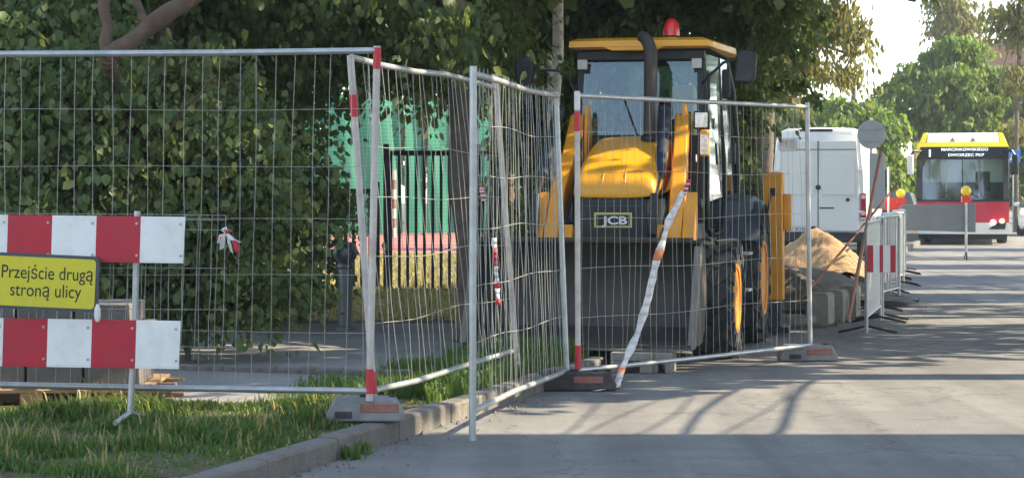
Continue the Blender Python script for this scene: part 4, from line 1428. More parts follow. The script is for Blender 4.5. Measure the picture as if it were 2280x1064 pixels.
# ---- loader arms
for s in (-1, 1):
    def X(a):
        return s * a
    prof = [(.78, 2.02), (.72, 2.18), (.60, 2.16), (.22, 1.84), (-.30, 1.52), (-.66, 1.14), (-.74, .80), (-.74, .48), (-.58, .44), (-.50, .76), (-.36, 1.10), (-.02, 1.38), (.42, 1.66)]
    am_ = MB().prism(prof, X(.475), X(.60), axis='x')
    if s > 0:        # the arm cranks inwards towards its tower
        am_.v = [(x - .115 * max(0, min(1, (y + .45) / 1.1)), y, z) for x, y, z in am_.v]
    a_ = am_.build('loader_arm', 'arm_yellow', J, bevel=.012)
    # widened lower fork
    fk = [(-.36, 1.46), (-.68, 1.12), (-.75, .80), (-.75, .50), (-.60, .46), (-.50, .80), (-.36, 1.16)]
    MB().prism(fk, X(.605), X(.70), axis='x').build('fork_plate', 'arm_yellow', a_, bevel=.008)
    MB().prism([(-.62, 1.18), (-.74, .96), (-.76, .60), (-.62, .52), (-.54, .86), (-.48, 1.06)], X(.35), X(.47), axis='x').build('fork_plate', 'arm_yellow', a_, bevel=.008)
    for yy, zz, rr in ((.64, 2.08, .05), (-.66, .60, .06), (-.30, 1.36, .04)):
        MB().lathe([(rr, X(.705)), (rr, X(.73)), (0, X(.73))], 14, axis='x', c=(0, yy, zz)).build('pivot_pin', 'machine_grey', a_, smooth=True)
    # tower beside the bonnet
    MB().prism([(.56, 1.0), (.80, 1.0), (.84, 2.0), (.74, 2.26), (.60, 2.26), (.54, 1.9)], X(.435), X(.465), axis='x').build('loader_tower', 'arm_yellow', J, bevel=.006)
    MB().box(min(X(.42), X(.62)), max(X(.42), X(.62)), .2, .75, .75, 1.18).build('tower_base', 'machine_black', J, bevel=.02)
    # hydraulic cylinder
    cu, cl = (.30, .36) if s > 0 else (.70, .68)
    cy = MB().tube([(X(cu), .52, 2.18), (X(cl), -.33, 1.60)], .052, 14).build('hydraulic_cylinder', 'cylinder_blue', J, smooth=True)
    MB().tube([(X(cl), -.331, 1.599), (X(cl), -.60, 1.415)], .026, 12).build('piston_rod', 'chrome', cy, smooth=True)
    MB().lathe([(.062, -.05), (.062, .05)], 14, axis='x', c=(X(cu), .54, 2.195)).build('cylinder_eye', 'machine_black', cy, smooth=True)
    MB().prism([(-.56, 1.44), (-.64, 1.45), (-.70, 1.30), (-.76, 1.10), (-.72, 1.06), (-.64, 1.18)], X(cl - .035), X(cl + .03), axis='x').build('bucket_link', 'machine_black', J, bevel=.01)
    MB().tube([(X(.47), .50, 1.95), (X(.44), -.1, 1.50), (X(.43), -.55, 1.20), (X(.44), -.8, 1.02)], .014, 6).build('hydraulic_hose', 'machine_black', J, smooth=True)
    MB().lathe([(.035, X(.6015)), (.035, X(.606)), (0, X(.606))], 12, axis='x', c=(0, .30, 1.76)).build('arm_decal', 'badge_white', a_)
# tower lamp cluster beside the right arm
MB().box(.62, .70, .42, .50, 1.78, 2.02).build('front_indicator', 'arm_yellow', J, bevel=.015)
MB().box(.625, .695, .412, .419, 1.80, 1.98).build('indicator_lens', 'lens', J)

# ---- bucket, its lip on blocks
bx0, bx1 = -1.10, .80
outer = [(-1.62, .185), (-1.05, .19), (-.86, .30), (-.78, .52), (-.80, .80), (-.92, 1.00), (-1.06, 1.055)]
inner = [(-1.06, 1.035), (-.94, .985), (-.83, .79), (-.81, .53), (-.885, .32), (-1.06, .222), (-1.62, .215)]
bk = MB().prism(outer + inner, bx0, bx1, axis='x').build('bucket', 'bucket_steel', J, smooth=True, angle=40)
side = [(-1.60, .19), (-1.05, .195), (-.865, .305), (-.785, .52), (-.805, .80), (-.925, .995), (-1.06, 1.05), (-1.14, .95)]
for x0, x1 in ((bx0 - .022, bx0 - .001), (bx1 + .001, bx1 + .022)):
    MB().prism(side, x0, x1, axis='x').build('bucket_side', 'bucket_steel', bk, bevel=.003)
    M_ = MB().prism([(-1.625, .18), (-1.54, .18), (-1.07, .97), (-1.15, 1.01)], x0 - .008 if x0 < 0 else x0 - .03, x1 + .03 if x0 < 0 else x1 + .008, axis='x')
    M_.build('wear_plate', 'bucket_edge', bk, bevel=.006)
MB().box(bx0 + .05, bx1 - .05, -1.70, -1.56, .172, .1845).build('cutting_edge', 'bucket_edge', bk)
MB().box(bx0 + .02, bx1 - .05, -1.085, -1.045, 1.056, 1.075).build('spill_guard', 'bucket_steel', bk)

# ---- rear: mudguards, steps, stabilisers, boom
for s in (-1, 1):
    rings = []
    for k in range(9):
        a = R(150 - k * 16)
        r1, r2 = .72, .755
        y, z = 2.08 - math.cos(math.pi - a) * 0 + math.cos(a) * -1 * 0, 0
        cy_, cz_ = 2.08 - r1 * math.cos(math.pi - a), .625 + r1 * math.sin(a)
        cy2, cz2 = 2.08 - r2 * math.cos(math.pi - a), .625 + r2 * math.sin(a)
        rings.append([Vector((s * .56, cy_, cz_)), Vector((s * 1.03, cy_, cz_)), Vector((s * 1.05, cy2, cz2 - .03)), Vector((s * 1.02, cy2, cz2)), Vector((s * .56, cy2, cz2))])
    MB().loft(rings).build('mudguard', 'machine_grey', J, smooth=True, angle=50)
    MB().hexa([Vector(v) for v in ((s * .66, 1.50, 1.05), (s * 1.0, 1.62, .95), (s * 1.0, 2.4, 1.25), (s * .66, 2.4, 1.3), (s * .70, 1.62, 1.42), (s * .96, 1.72, 1.36), (s * .96, 2.35, 1.42), (s * .70, 2.35, 1.46))]).build('fender_box', 'machine_grey', J, bevel=.04)
    for z in (.88, .545):
        MB().box(min(s * .72, s * 1.03), max(s * .72, s * 1.03), .82, 1.10, z, z + .025).build('step', 'step_metal', J, bevel=.004)
    MB().box(min(s * .66, s * .74), max(s * .66, s * .74), .75, 1.4, .48, 1.0).build('fuel_tank', 'machine_black', J, bevel=.02)
    sl_ = MB().box(s * 1.02 - .10, s * 1.02 + .10, 3.28, 3.50, .35, 1.66).build('stabiliser', 'arm_yellow', J, bevel=.012)
    MB().box(s * 1.02 + .1005, s * 1.02 + .18, 3.33, 3.46, 1.06, 1.44).build('stabiliser_bracket', 'arm_yellow', sl_, bevel=.012)
    MB().box(s * 1.02 - .075, s * 1.02 + .075, 3.31, 3.47, .08, .349).build('inner_leg', 'machine_grey', sl_)
    MB().box(s * 1.02 - .16, s * 1.02 + .16, 3.25, 3.53, .02, .079).build('pad', 'machine_black', sl_, bevel=.01)
    MB().tube([(s * 1.02 - .02, 3.272, 1.46), (s * 1.02 - .04, 3.22, 1.30), (s * 1.02 - .08, 3.26, 1.18)], .012, 6).build('hose', 'machine_black', sl_, smooth=True)
    MB().box(s * 1.02 - .03, s * 1.02 + .03, 3.265, 3.2795, 1.42, 1.50).build('hose_fitting', 'machine_black', sl_)
MB().box(-1.1, 1.1, 3.505, 3.66, .55, .78).build('rear_frame', 'arm_yellow', J, bevel=.02)
MB().box(-1.1, 1.1, 3.505, 3.66, 1.10, 1.26).build('rear_frame', 'arm_yellow', J, bevel=.02)
MB().box(-.36, .36, 2.9, 3.28, .5, 1.2).build('king_post', 'machine_black', J, bevel=.03)
bm_ = MB().prism([(3.67, .8), (3.95, .8), (4.25, 1.7), (4.05, 2.55), (3.85, 2.60), (3.75, 2.2), (3.95, 1.7)], -.12, .14, axis='x').build('boom', 'arm_yellow', J, bevel=.02)
MB().prism([(4.30, 2.3), (4.46, 2.3), (4.50, .9), (4.34, .8)], -.10, .12, axis='x').build('dipper', 'arm_yellow', bm_, bevel=.02)
MB().tube([(.01, 3.70, 1.3), (.01, 3.72, 2.35)], .05, 10).build('boom_cylinder', 'cylinder_blue', bm_, smooth=True)

# concrete blocks under the bucket lip
for k, (px, w, lab) in enumerate(((1412, .34, 'hollow grey concrete block under the middle of the bucket lip'), (1478, .16, 'small grey concrete block under the bucket lip near the tyre'))):
    p = at(px, HY, 17.72 - .0 * k)
    t = thing('concrete_block', lab, 'block', (p.x, 17.72, .002), -R(12), 'blocks under the bucket')
    MB().box(-w / 2, w / 2, -.16, .2, .10, .165).build('slab', 'block_concrete', t, bevel=.006)
    MB().box(-w / 2, -w / 2 + w * .34, -.16, .2, 0, .0995).build('leg', 'block_concrete', t, bevel=.006)
    MB().box(w / 2 - w * .30, w / 2, -.16, .2, 0, .0995).build('leg', 'block_concrete', t, bevel=.006)
p = at(1230, HY, 18.2)
t = thing('concrete_block', 'grey concrete block under the left end of the bucket', 'block', (p.x, 18.05, .10), -R(12), 'blocks under the bucket')
MB().box(-.2, .2, -.12, .2, 0, .07).build('slab', 'block_concrete', t, bevel=.006)

# ================================================================ WHITE VAN
V = thing('delivery_van', 'white high-roof panel van parked half on the pavement, rear doors facing', 'van', (at(1822, HY, 46.2).x, 46.2, .05), -R(13.5))


def vring(y, zt, hw, zb=.38):
    """van cross-section: slightly leaning sides, rounded roof edges"""
    p = [(-hw * .97, zb), (-hw, zb + .3), (-hw, 1.15), (-hw * .965, 1.75), (-hw * .90, zt - .22), (-hw * .84, zt - .07), (-hw * .70, zt - .01), (0, zt + .015)]
    p = p + [(-a, b) for a, b in p[-2::-1]]
    return [Vector((x, y, z)) for x, z in p]


MB().loft([vring(-.0, 2.66, .97), vring(.05, 2.74, .995), vring(.5, 2.79, 1.0), vring(4.0, 2.80, 1.0), vring(4.5, 2.66, .99), vring(5.1, 2.05, .97), vring(5.4, 1.55, .95), vring(6.1, 1.25, .92), vring(6.2, .9, .88)]).build('body', 'van_white', V, smooth=True, angle=42)
# rear doors: two raised leaves with a seam between
for s in (-1, 1):
    a, b = (-.86, -.012) if s < 0 else (.012, .86)
    xl, xr = (.10, 0) if s < 0 else (0, .10)
    q = [(a, -.035, .60), (b, -.035, .60), (b, -.035, 1.75), (b - xr * .6, -.02, 2.50), (a + xl * .6, -.02, 2.50), (a, -.035, 1.75)]
    vs = q + [(x, .0, z) for x, y, z in q]
    n = 6
    dr = MB().add(vs, [tuple(range(n)), tuple(range(2 * n - 1, n - 1, -1))] + [(i, i + n, (i + 1) % n + n, (i + 1) % n) for i in range(n)]).build('rear_door', 'van_white', V, bevel=.018)
    x0, x1 = (-.78, -.09) if s < 0 else (.09, .78)
    q = [(x0, -.037, 1.36), (x1, -.037, 1.36), (x1 - (.05 if s > 0 else 0), -.029, 2.26), (x0 + (.05 if s < 0 else 0), -.029, 2.26)]
    MB().slab([Vector(v) for v in q], .012).build('pressed_panel', 'van_white', dr, bevel=.01)
    for zz in (.98, 1.85):
        xx = s * .885
        MB().box(min(xx - .05, xx + .05), max(xx - .05, xx + .05), -.05, -.02, zz, zz + .05).build('hinge', 'van_white', dr, bevel=.006)
    MB().lathe([(.04, -.048), (.04, -.036), (0, -.05)], 12, axis='y', c=(s * .62, 0, 1.26)).build('door_stop', 'van_trim', dr)
    # lamps
    lp = MB().box(s * .945 - .06, s * .945 + .06, -.03, .1, .82, 1.40).build('tail_lamp', 'lamp_red', V, bevel=.02)
    MB().lathe([(.045, -.036), (.045, -.03), (0, -.036)], 12, axis='y', c=(s * .945, 0, 1.32)).build('lamp_lens', 'lamp_clear', lp)
    MB().lathe([(.05, -.036), (.05, -.03), (0, -.036)], 12, axis='y', c=(s * .945, 0, .98)).build('lamp_lens', 'lamp_clear', lp)
    MB().box(s * .945 - .055, s * .945 + .055, -.036, -.0305, .84, .88).build('lamp_lens', 'lamp_clear', lp)
MB().box(.03, .33, -.045, -.0385, 1.07, 1.10).build('door_handle', 'van_trim', V, bevel=.004)
MB().lathe([(.055, -.05), (.055, -.036), (0, -.05)], 14, axis='y', c=(.0, 0, 1.52)).build('lock', 'van_trim', V)
MB().box(-.012, .012, -.034, -.002, .60, 2.5).build('door_seam', 'seam', V)
MB().box(-.80, .80, -.040, -.0365, 2.31, 2.33).build('door_seam', 'seam', V)
MB().box(-.84, .84, -.0405, -.0372, 1.325, 1.34).build('door_crease', 'van_white', V)
MB().box(-.30, .30, .0, .05, 2.70, 2.755).build('brake_light', 'van_trim', V, bevel=.01)
MB().box(-.98, .98, -.10, .25, .36, .58).build('bumper', 'van_trim', V, bevel=.03)
MB().box(-.78, -.05, -.105, -.0, .575, .70).build('plate_recess', 'van_trim', V)
pl = MB().box(-.66, -.14, -.115, -.1055, .585, .695).build('number_plate', 'plate', V)
text('lettering', 'JE 828X', 'ink', pl, (-.40, -.1165, .603), (1, 0, 0), (0, 0, 1), width=.44, height=.075)
stk = MB().box(-.83, -.46, -.042, -.033, 2.30, 2.56).build('sticker_plate', 'sticker', V)
text('lettering', 'ITE', 'sticker_red', stk, (-.72, -.0435, 2.40), (1, 0, 0), (0, 0, 1), width=.16, height=.11, bold=.02)
for k in range(4):
    MB().box(-.60, -.49, -.0440, -.0425, 2.36 + k * .045, 2.377 + k * .045).build('print_line', 'seam', stk)
for s in (-1, 1):
    for yy in (1.05, 4.9):
        h = node('wheel', V, (s * .86, yy, .31))
        MB().lathe([(.20, -.1), (.30, -.11), (.345, -.08), (.35, 0), (.345, .08), (.30, .11), (.20, .1)], 24, axis='x', closed=True).build('tyre', 'tyre', h, smooth=True)
        MB().lathe([(.21, s * .08), (.17, s * .06), (.06, s * .07), (0, s * .085)], 16, axis='x').build('rim', 'sign_back', h, smooth=True)
    MB().slab([(s * .985, 4.15, 1.55), (s * .975, 5.0, 1.50), (s * .925, 4.6, 2.15), (s * .935, 4.15, 2.2)], .012).build('side_window', 'car_glass', V)
    MB().tube([(s * 1.0, .6, 1.10), (s * 1.0, 4.0, 1.10)], .012, 6).build('side_moulding', 'van_trim', V)
    MB().tube([(s * .925, .3, 2.55), (s * .925, 2.0, 2.6), (s * .93, 3.9, 2.6)], .012, 6).build('roof_seam', 'seam', V)
    MB().box(s * 1.003 - .006, s * 1.003 + .006, 2.4, 2.42, .5, 2.3).build('door_gap', 'seam', V)
    MB().box(s * 1.10 - .11, s * 1.10 + .11, 4.55, 4.68, 1.55, 1.95).build('mirror', 'van_trim', V, bevel=.03)

# ================================================================ BUS
BX = at(2143, HY, 61).x
B = thing('city_bus', 'white, red and yellow city bus approaching head-on with lit line display', 'bus', (BX, 61.0, 0.004), -R(12.5))
hw = 1.275


def bring(y, zt, w, zb=.32):
    p = [(-w * .97, zb), (-w, zb + .25), (-w, 2.55), (-w * .965, zt - .12), (-w * .90, zt), (0, zt + .03)]
    p = p + [(-a, b) for a, b in p[-2::-1]]
    return [Vector((x, y, z)) for x, z in p]


MB().loft([bring(.55, 2.86, hw), bring(1.2, 2.9, hw), bring(11.5, 2.9, hw), bring(12, 2.86, hw * .98)]).build('body', 'bus_white', B, smooth=True, angle=40)
# front shell: lower white, red band, black surround pillars
def band(name, z0, z1, y0, y1, m, w0=1.0, w1=1.0, parent=B, bulge=.12, **k):
    rings = []
    for z, y, w in ((z0, y0, w0), (z1, y1, w1)):
        rings.append([Vector((x * w, y + bulge * abs(x / hw) ** 3, z)) for x in (-hw, -hw * .85, -.6, 0, .6, hw * .85, hw)] + [Vector((hw * w, .56, z)), Vector((-hw * w, .56, z))])
    return MB().loft(rings).build(name, m, parent, smooth=True, angle=40, **k)


band('skirt', .16, .30, .10, .06, 'bus_black', .94, .96)
band('front_bumper', .302, .62, .05, .0, 'bus_white', .97, .995)
band('front_panel', .622, 1.20, .0, -.0, 'bus_red', .995, 1.0)
band('dash_band', 1.202, 1.26, .0, .005, 'bus_black', 1.0, 1.0)
wsg = None
rings = []
xs = (-1.10, -.8, -.4, 0, .4, .8, 1.10)
vs = [Vector((x, .02 + .09 * abs(x / hw) ** 3, 1.262)) for x in xs] + [Vector((x, .13 + .09 * abs(x / hw) ** 3, 2.38)) for x in xs]
MB().add(vs, [(i, i + 1, i + 8, i + 7) for i in range(6)]).build('windscreen', 'bus_glass', B, smooth=True, angle=180)
MB().box(-.012, .012, .045, .075, 1.27, 2.38).build('windscreen_divider', 'bus_black', B)
for s in (-1, 1):
    MB().hexa([Vector(v) for v in ((s * 1.10, .05, 1.261), (s * 1.275, .12, 1.261), (s * 1.275, .56, 1.261), (s * 1.22, .56, 1.261), (s * 1.10, .17, 2.40), (s * 1.27, .22, 2.40), (s * 1.27, .56, 2.40), (s * 1.22, .56, 2.40))]).build('corner_post', 'bus_black', B, bevel=.02)
MB().box(-1.2, 1.2, .5, .57, 1.0, 1.75).build('driver_partition', 'interior', B)
MB().hexa([Vector(v) for v in ((-1.285, .16, 2.41), (-1.17, .10, 2.60), (-1.17, .56, 2.60), (-1.285, .56, 2.41), (-1.285, .20, 2.74), (-1.17, .16, 2.741), (-1.17, .56, 2.741), (-1.285, .56, 2.74))]).build('roof_corner', 'bus_yellow', B)
hd = band('display_box', 2.40, 2.74, .125, .17, 'bus_black', .995, .985, bulge=.09)
text('lettering', '1', 'display', hd, (-.90, .13, 2.46), (1, 0, 0), (0, .13, 1), height=.22, width=.05)
text('lettering', 'MARCINKOWSKIEGO', 'display', hd, (.06, .112, 2.63), (1, 0, 0), (0, .13, 1), width=1.28, height=.08, bold=.01)
text('lettering', 'DWORZEC PKP', 'display', hd, (.10, .094, 2.475), (1, 0, 0), (0, .13, 1), width=.98, height=.08, bold=.01)
band('roof_front', 2.742, 2.86, .16, .24, 'bus_yellow', .985, .95, bulge=.09)
MB().hexa([Vector(v) for v in ((-1.0, .32, 2.862), (1.0, .32, 2.862), (1.0, 4, 2.862), (-1.0, 4, 2.862), (-.96, .50, 3.14), (.96, .50, 3.14), (.96, 4, 3.14), (-.96, 4, 3.14))]).build('roof_pod', 'bus_white', B, bevel=.02)
for s in (-1, 1):
    MB().hexa([Vector(v) for v in ((s * 1.01, .34, 2.862), (s * 1.20, .34, 2.862), (s * 1.20, 4, 2.862), (s * 1.01, 4, 2.862), (s * .97, .5, 3.15), (s * 1.10, .5, 3.13), (s * 1.10, 4, 3.13), (s * .97, 4, 3.15))]).build('pod_cheek', 'bus_yellow', B, bevel=.02)
    MB().prism([(s * .28 - .07, 2.90), (s * .28 + .07, 2.90), (s * .28, 3.01)], .335, .350, axis='y').build('warning_mark', 'seam', B)
    # headlamp block
    q = [(s * .72, -.012, .44), (s * 1.16, .07, .44), (s * 1.20, .085, .62), (s * .92, .02, .62)]
    hl = MB().hexa([Vector(v) for v in q] + [Vector((x, y + .1, z)) for x, y, z in q]).build('headlamp_block', 'bus_black', B, bevel=.01)
    MB().lathe([(.08, -.04), (.08, .03), (0, .03)], 12, axis='y', c=(s * .84, .0, .63)).build('headlight', 'headlight', hl)
    MB().lathe([(.07, -.04), (.07, .03), (0, .03)], 12, axis='y', c=(s * 1.08, .04, .67)).build('headlight', 'headlight_amber' if s > 0 else 'headlight', hl)
    # mirrors hanging from the roof corners
    MB().tube([(s * 1.15, .2, 2.62), (s * 1.35, .0, 2.62), (s * 1.42, -.02, 2.5)], .035, 8).build('mirror_arm', 'bus_black', B, smooth=True)
    MB().box(s * 1.43 - .09, s * 1.43 + .09, -.08, .03, 1.95, 2.52).build('mirror', 'bus_white' if s < 0 else 'bus_black', B, bevel=.04)
    for yy in (2.7, 8.9):
        h = node('wheel', B, (s * 1.08, yy, .48))
        MB().lathe([(.28, -.14), (.44, -.15), (.485, -.1), (.49, 0), (.485, .1), (.44, .15), (.28, .14)], 24, axis='x', closed=True).build('tyre', 'tyre', h, smooth=True)
        MB().lathe([(.29, s * .1), (.22, s * .05), (.1, s * .12), (0, s * .13)], 16, axis='x').build('rim', 'sign_back', h, smooth=True)
    for k in range(5):
        MB().box(s * 1.2765 - .003, s * 1.2765 + .003, 1.5 + k * 2, 3.35 + k * 2, 1.3, 2.4).build('side_window', 'car_glass', B)
    MB().tube([(s * .45, .4, 1.27), (s * .45, .42, 2.38)], .02, 8).build('grab_pole', 'pole_yellow', B, smooth=True)
MB().box(-1.0, .9, .12, .42, 1.2615, 1.34).build('dashboard', 'interior', B, bevel=.02)
MB().box(.35, .75, .43, .49, 1.5, 2.05).build('driver_seat', 'seat', B, bevel=.03)
MB().tube([(-.62, -.0, 1.3), (-.30, .06, 1.55), (.12, .09, 1.72)], .012, 6).build('wiper', 'bus_black', B)
MB().tube([(.45, -.0, 1.3), (.2, .04, 1.5), (-.1, .07, 1.6)], .012, 6).build('wiper', 'bus_black', B)
MB().box(-.16, .16, -.008, .004, .60, .68).build('number_plate', 'plate', B)

# ================================================================ WHITE CAR (right edge)
C = thing('parked_car', 'white car cut off by the right picture edge behind the bus', 'car', (at(2322, HY, 73).x, 73, .002), -R(18))
rings = []
for y, zt, w, zb in ((0, .72, .70, .32), (.12, .80, .82, .25), (1.1, .98, .88, .22), (3.4, 1.0, .88, .22), (4.2, .95, .84, .25), (4.35, .7, .74, .35)):
    p = [(-w * .9, zb), (-w, zb + .15), (-w, zt - .2), (-w * .92, zt - .02), (0, zt + .02), (w * .92, zt - .02), (w, zt - .2), (w, zb + .15), (w * .9, zb)]
    rings.append([Vector((x, y, z)) for x, z in p])
MB().loft(rings).build('body', 'car_white', C, smooth=True, angle=45)
rings = []
for z, y0, y1, w in ((.98, 1.0, 4.1, .84), (1.2, 1.45, 3.95, .76), (1.44, 1.95, 3.6, .62)):
    rings.append([Vector(v) for v in ((-w, y0, z), (w, y0, z), (w, y1, z), (-w, y1, z))])
MB().loft(rings).build('cabin_glass', 'window_glass', C, bevel=.03)
MB().box(-.6, .6, 1.98, 3.58, 1.442, 1.475).build('roof', 'car_white', C, bevel=.015)
for s in (-1, 1):
    for yy in (.85, 3.45):
        h = node('wheel', C, (s * .80, yy, .31))
        MB().lathe([(.19, -.1), (.28, -.11), (.31, 0), (.28, .11), (.19, .1)], 20, axis='x', closed=True).build('tyre', 'tyre', h, smooth=True)
        MB().lathe([(.2, s * .08), (.15, s * .06), (0, s * .09)], 14, axis='x').build('rim', 'sign_back', h, smooth=True)
    MB().box(s * .62 - .13, s * .62 + .13, -.01, .1, .62, .74).build('headlight', 'lamp_clear', C, bevel=.02)
    MB().box(s * .98 - .1, s * .98 + .1, 1.5, 1.6, 1.0, 1.13).build('mirror', 'car_white', C, bevel=.03)
MB().box(-.5, .5, -.015, .05, .38, .52).build('grille', 'van_trim', C, bevel=.01)

# ================================================================ SAND, TRENCH, KERB STONES
def heap(name, label, cat, c, rx, ry, h, m, seed, n=46):
    rng = np.random.default_rng(seed)
    vs, fs = [], []
    ph = rng.uniform(0, 6.28, 24)
    for j in range(n + 1):
        for i in range(n + 1):
            u, v = i / n * 2 - 1, j / n * 2 - 1
            r = math.hypot(u, v)
            a = math.atan2(v, u)
            rr = r * (1 + .10 * math.sin(2 * a + ph[0]) + .07 * math.sin(3 * a + ph[1]) + .05 * math.sin(5 * a + ph[2]))
            z = max(0, 1 - rr ** 1.25)
            z = (z ** 1.0) * h - .02
            if z > 0:
                amp = min(1, z * 6)
                for q in range(5):
                    f = 5 * 1.8 ** q
                    z += amp * .055 * h / .9 * math.sin(u * f + ph[3 + q] + 2 * math.sin(v * f * .7 + ph[9 + q])) * math.sin(v * f * 1.1 + ph[15 + q]) / (1.6 ** q)
                z += rng.uniform(-.008, .008) * amp
            vs.append((u * rx, v * ry, z))
    for j in range(n):
        for i in range(n):
            a = j * (n + 1) + i
            fs.append((a, a + 1, a + n + 2, a + n + 1))
    o = MB().add(vs, fs).build(name, m, None, smooth=True, angle=180)
    o.location = c
    tag(o, label, cat)
    return o


heap('sand_heap', 'pale yellow sand heap on the dug-up pavement before the van', 'sand heap', (at(1815, HY, 35).x, 35, .1), 1.08, 1.5, .78, 'sand', 3, 64)
heap('soil_heap', 'low brown soil bank below the sand heap', 'soil heap', (at(1790, HY, 30.5).x, 30.5, .1), 1.15, 2.6, .33, 'soil', 4)
heap('soil_heap', 'dark brown soil bank beside the rear tyre', 'soil heap', (at(1735, HY, 27.5).x, 27.5, .1), .75, 1.8, .5, 'soil', 5, 34)
sheet('trench_soil', [(kerb_x(24) - 2.2, 24), (kerb_x(24) - .16, 24), (kerb_x(38) - .16, 38), (kerb_x(38) - 2.6, 38)], .107, 'soil')


def kstone(label, p, rz, sx, sy, sz, m='block_concrete'):
    t = thing('kerb_block', label, 'kerb stone', p, rz, 'spare kerb stones by the roadworks')
    MB().prism([(-sx / 2, 0), (sx / 2, 0), (sx / 2, sz - .03), (sx / 2 - .03, sz), (-sx / 2, sz)], -sy / 2, sy / 2, axis='y').build('stone', m, t, bevel=.006)
    return t


g = gnd(1834, 726)
kstone('near upright kerb stone right of the fence post', Vector((g.x - .02, g.y + .1, .002)), -R(20), .24, .34, .36)
g = gnd(1872, 718)
kstone('middle upright kerb stone right of the fence post', Vector((g.x - .03, g.y + .12, .002)), -R(20), .22, .34, .36)
g = gnd(1900, 706)
kstone('rear darker kerb stone leaning behind the upright pair', Vector((g.x, g.y + .25, .002)), -R(14), .2, .6, .37)
t = thing('kerb_slab', 'long new kerb slab laid along the trench edge', 'kerb stone', (kerb_x(28.5) - .1, 28.5, .125), -math.atan2(.26, 1), 'spare kerb stones by the roadworks')
MB().box(-.14, .14, -2.6, 2.6, 0, .17).build('stone', 'kerb_concrete', t, bevel=.012)
# manhole ring with pale top
g = gnd(1768, 712, .1)
t = thing('concrete_ring', 'low pale concrete ring cover at the trench edge', 'concrete ring', (g.x - .02, g.y + .3, .06))
MB().lathe([(.30, 0), (.30, .06), (.27, .075), (0, .078)], 28).build('ring', 'kerb_concrete', t, smooth=True)



def crumbs(name, label, cat, pts, smin, smax, m, seed):
    """loose grains and clods: too many and small to pick apart"""
    rng = random.Random(seed)
    mb = MB()
    for p in pts:
        r = rng.uniform(smin, smax) * rng.uniform(.6, 1)
        v = [Vector((rng.uniform(.5, 1) * r * a, rng.uniform(.5, 1) * r * b, max(0, rng.uniform(.4, .8) * r * c))) for a, b, c in ((1, 0, 0), (-1, 0, 0), (0, 1, 0), (0, -1, 0), (0, 0, 1.6))]
        mb.add([Vector(p) + q for q in v], [(0, 2, 4), (2, 1, 4), (1, 3, 4), (3, 0, 4)])
    tag(mb.build(name, m), label, cat, kind='stuff')


rg = random.Random(77)
pts = []
for k in range(420):
    y = rg.uniform(9.5, 27)
    pts.append((kerb_x(y) + abs(rg.gauss(0, .16)) + .01, y, .003))
for k in range(260):
    y = rg.uniform(21, 34)
    pts.append((kerb_x(y) + abs(rg.gauss(0, .7)), y, .003))
crumbs('gravel', 'scattered grit and crumbs along the gutter', 'gravel', pts, .006, .022, 'kerb_concrete', 5)
sx, sy = at(1815, HY, 35).x, 35
pts = []
for k in range(420):
    a, r = rg.uniform(0, 6.28), rg.gauss(1.0, .16)
    pts.append((sx + 1.0 * r * math.cos(a), sy + 1.45 * r * math.sin(a), .105))
crumbs('sand_clods', 'loose sand clods round the foot of the sand heap', 'sand', pts, .02, .07, 'sand', 6)

# ================================================================ PEDESTRIAN BARRIERS ALONG THE ROAD
def ped_barrier(label, a, b, seed, h=1.14):
    rng = random.Random(seed)
    c = (a + b) / 2
    d = b - a
    ln = d.length
    t = thing('pedestrian_barrier', label, 'barrier', (c.x, c.y, .004), math.atan2(d.y, d.x), 'steel barriers in a row along the trench')
    hl = ln / 2
    fr = [(-hl, 0, .02), (-hl, 0, h - .06), (-hl + .06, 0, h), (hl - .06, 0, h), (hl, 0, h - .06), (hl, 0, .02)]
    MB().tube(fr, .019, 8).build('frame', 'galvanised', t, smooth=True)
    MB().tube([(-hl, 0, .18), (hl, 0, .18)], .014, 8).build('rail', 'galvanised', t, smooth=True)
    nb = 17
    bar = None
    for k in range(nb):
        x = -hl + ln * (k + 1) / (nb + 1)
        if bar is None:
            bar = MB().tube([(0, 0, .19), (0, 0, h - .01)], .0075, 5, caps=False).build('bar', 'galvanised', t, smooth=True)
            o = bar
        else:
            o = bar.copy()
            COL.objects.link(o)
        o.location = (x, 0, 0)
    for sx in (-hl + .22, hl - .22):
        MB().tube([(sx, -.30, .012), (sx, 0, .075), (sx, .30, .012)], .013, 6).build('foot', 'iron', t, smooth=True)
    return t


p0, p1 = Vector((3.62, 22.3, 0)), Vector((7.35, 41.3, 0))
names = ['nearest steel crowd barrier in the row, carrying the small striped board', 'second steel crowd barrier from the near end of the row', 'third steel crowd barrier from the near end of the row', 'fourth steel crowd barrier from the near end of the row', 'fifth steel crowd barrier from the near end of the row', 'sixth steel crowd barrier from the near end of the row', 'seventh steel crowd barrier from the near end of the row', 'farthest steel crowd barrier, beside the grey board']
nb = len(names)
for k in range(nb):
    a = p0.lerp(p1, k / nb)
    b = p0.lerp(p1, (k + .93) / nb)
    j = [.0, .10, -.12, .08, -.1, .12, -.05, .1][k]
    ped_barrier(names[k], a + Vector((j, 0, 0)), b + Vector((-j + .08, 0, 0)), 80 + k)
# small striped board on the near end
Yb = 22.2
t = thing('striped_board', 'small red and white striped board on the nearest crowd barrier', 'board', at(1962, 577, Yb))
T0 = t.location.copy()
for x0, x1, m in ((1931, 1944, 'board_red'), (1944, 1958, 'board_white'), (1958, 1966, 'board_red'), (1966, 1982, 'board_white'), (1982, 1994, 'board_red')):
    MB().slab([at(x0, 606, Yb) - T0, at(x1, 606, Yb) - T0, at(x1, 546, Yb) - T0, at(x0, 546, Yb) - T0], .01).build('stripe', m, t)

